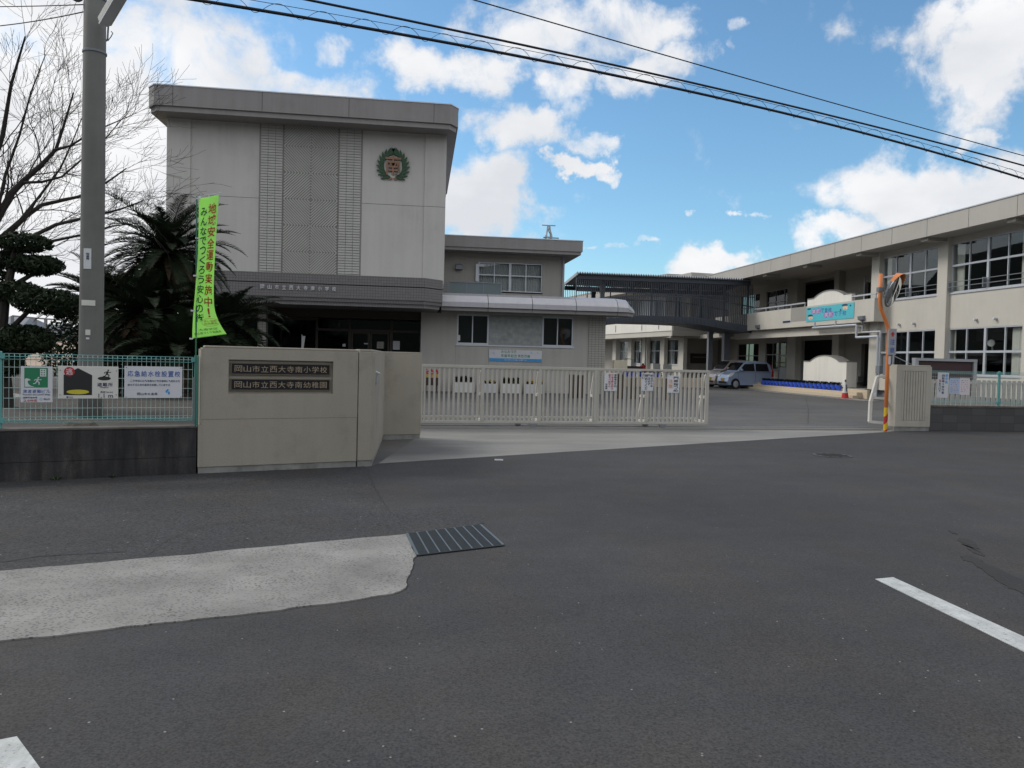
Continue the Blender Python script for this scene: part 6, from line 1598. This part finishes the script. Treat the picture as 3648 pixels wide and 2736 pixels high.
c = atY(660, 1180, 17.6); cycad((c.x, 17.6, .45), 'lowest cycad in front of the clump, behind the banner', 1.0, 50, 1.5, 9, 8)
c = atY(480, 1265, 17.8); cycad((c.x, 17.8, .45), 'squat cycad behind the mesh fence, right of the pole', .6, 46, 1.1, 10, 6)
sh = thing('garden_shrub', 'dense dark shrub filling the ground under the cycads', 'shrub', (*atY(620, 1300, 20.8)[:2], .45))
m = MB(); rnd = random.Random(40)
for k in range(7): leafcloud(m, (-2.4+k*.55, rnd.uniform(-.3,.5), 1.0), (.8, .7, 1.15 if 1 < k < 7 else .8), 1700, .065, rnd, 1, .2)
m.build('foliage', 'leaf_dark', sh); MB().tube([(0,0,-.2),(.05,0,.8)], .05, 6).build('stem', 'bark', sh)
t = thing('boulder', 'pale garden rock seen low through the left mesh fence', 'rock', FWp(-1.22, .45) + (.44,))
m = MB(); m.lathe([(.05,-.05),(.3,.0),(.34,.09),(.22,.17),(.04,.2)], n=12); m.v = [(x*.75+.05*mnoise.noise(Vector((x*5,y*5,z*5))), y*.7, z*(1+.3*mnoise.noise(Vector((x*3,y*3,1))))) for x, y, z in m.v]; m.build('rock', 'bark_pale', t)

# ================================================================ far things on the left and the pylon
def house(px0, px1, pyr, pye, Y, label, depth=8, hip=.0, roof='house_roof', wall='house_wall'):
    a, b = atY(px0, pye, Y), atY(px1, pye, Y); zr_ = atY((px0+px1)/2, pyr, Y).z; ze_ = a.z; w_ = b.x-a.x
    t = thing('house', label, 'house', (a.x, Y, 1.9), 0, 'houses beyond the schoolyard'); zr_ -= 1.9; ze_ -= 1.9
    MB().box(.4, w_-.4, .4, depth-.4, -1, ze_).build('wall', wall, t)
    m = MB(); hx_ = w_*hip
    m.add([(0,0,ze_),(w_,0,ze_),(w_,depth,ze_),(0,depth,ze_),(hx_,depth/2,zr_),(w_-hx_,depth/2,zr_)], [(0,1,5,4),(1,2,5),(2,3,4,5),(3,0,4),(3,2,1,0)]); m.build('roof', roof, t)
    for k in range(2):
        u = w_*(.25+.4*k); wn_ = MB().box(u, u+1.6, .33, .3999, max(ze_-1.7, .1), ze_-.5).build('window', 'alu_dull', t); MB().box(u+.1, u+1.5, .32, .3299, max(ze_-1.6, .2), ze_-.6).build('pane', 'car_glass', wn_)
house(-80, 78, 1120, 1158, 88, 'grey roofed house at the far left behind the pruned tree', 9, .25)
house(90, 205, 1150, 1172, 95, 'wide dark roofed house in the middle of the far row', 9, .2, 'house_dark')
house(60, 180, 1175, 1205, 84, 'grey roofed house in front of the dark roofed one', 7, .1)
house(195, 330, 1184, 1206, 84, 'pale metal roofed low house beside the utility pole', 7, .05, 'roof_sheet')
house(210, 420, 1165, 1180, 98, 'dark low house behind the pale metal roof', 8, .2, 'house_dark')
t = thing('ball_net_frame', 'tall bare steel ball net posts and rail before the far houses', 'net frame', (*atY(44, 1200, 72)[:2], 2)); o_ = Vector(t.location)
tp = [atY(x, y, 72)-o_ for x, y in ((44,1125),(125,1133),(163,1136),(230,1141),(330,1146))]
for p in tp: MB().tube([(p.x, p.y, -.2), p], .14, 6).build('post', 'steel_grey', t)
MB().tube(tp, .07, 5).build('rail', 'steel_grey', t)
m = MB().box(-60, 0, 0, .3, -1, .55); fw = m.build('boundary_wall', 'house_dark'); fw.location = (atY(420, 1215, 78).x, 78, 2); tag(fw, 'long low dark wall at the far edge of the schoolyard', 'wall')
py = thing('pylon', 'distant lattice power pylon top showing above the low roof', 'pylon', (*atY(1943, 1285, 300)[:2], 0))
zt = atY(1931, 802, 300).z; zk = atY(1931, 846, 300).z; m = MB()
W_ = lambda z: .38 + min(zt-z, 9)*.2 + max(0, zt-z-9)*.09
lv = [0, 9, 17, 24, 30, 35, 39.5, 43, 46, 48.5, zt-.5]; lv = [z for z in lv if z < zt]
for s1, s2 in ((1,1),(1,-1),(-1,1),(-1,-1)): m.bar((s1*W_(0), s2*W_(0), 0), (s1*W_(zt), s2*W_(zt), zt), .3)
for z0, z1 in zip(lv, lv[1:]):
    for sgn in (1, -1):
        m.bar((-W_(z0), sgn*W_(z0), z0), (W_(z1), sgn*W_(z1), z1), .16); m.bar((W_(z0), sgn*W_(z0), z0), (-W_(z1), sgn*W_(z1), z1), .16)
        m.bar((sgn*W_(z0), -W_(z0), z0), (sgn*W_(z1), W_(z1), z1), .16); m.bar((-W_(z1), sgn*W_(z1), z1), (W_(z1), sgn*W_(z1), z1), .16)
m.build('lattice_tower', 'alu_dull', py)
MB().bar((-2.6, 0, zt), (2.6, 0, zt), .3).bar((2.5, 0, zk-1), (9.5, 0, zk-3), .6).bar((-2, 0, zk), (4, 0, zk), .4).build('cross_arm', 'steel_grey', py)

# a few weeds in the joint at the foot of the dark wall
for k, (sx, lb) in enumerate(((-1.45, 'small weed tuft at the foot of the dark wall, below the house shape sign'), (-.9, 'tiny weed tuft at the foot of the dark wall, below the water tap sign'))):
    q = FWp(sx, -.03); t = thing('weed', lb, 'weed', (q[0], q[1], .008)); m = MB(); sprig(m, 16 - 6*k, .05, .05, random.Random(50+k), .008); m.build('leaves', 'plant_green', t)
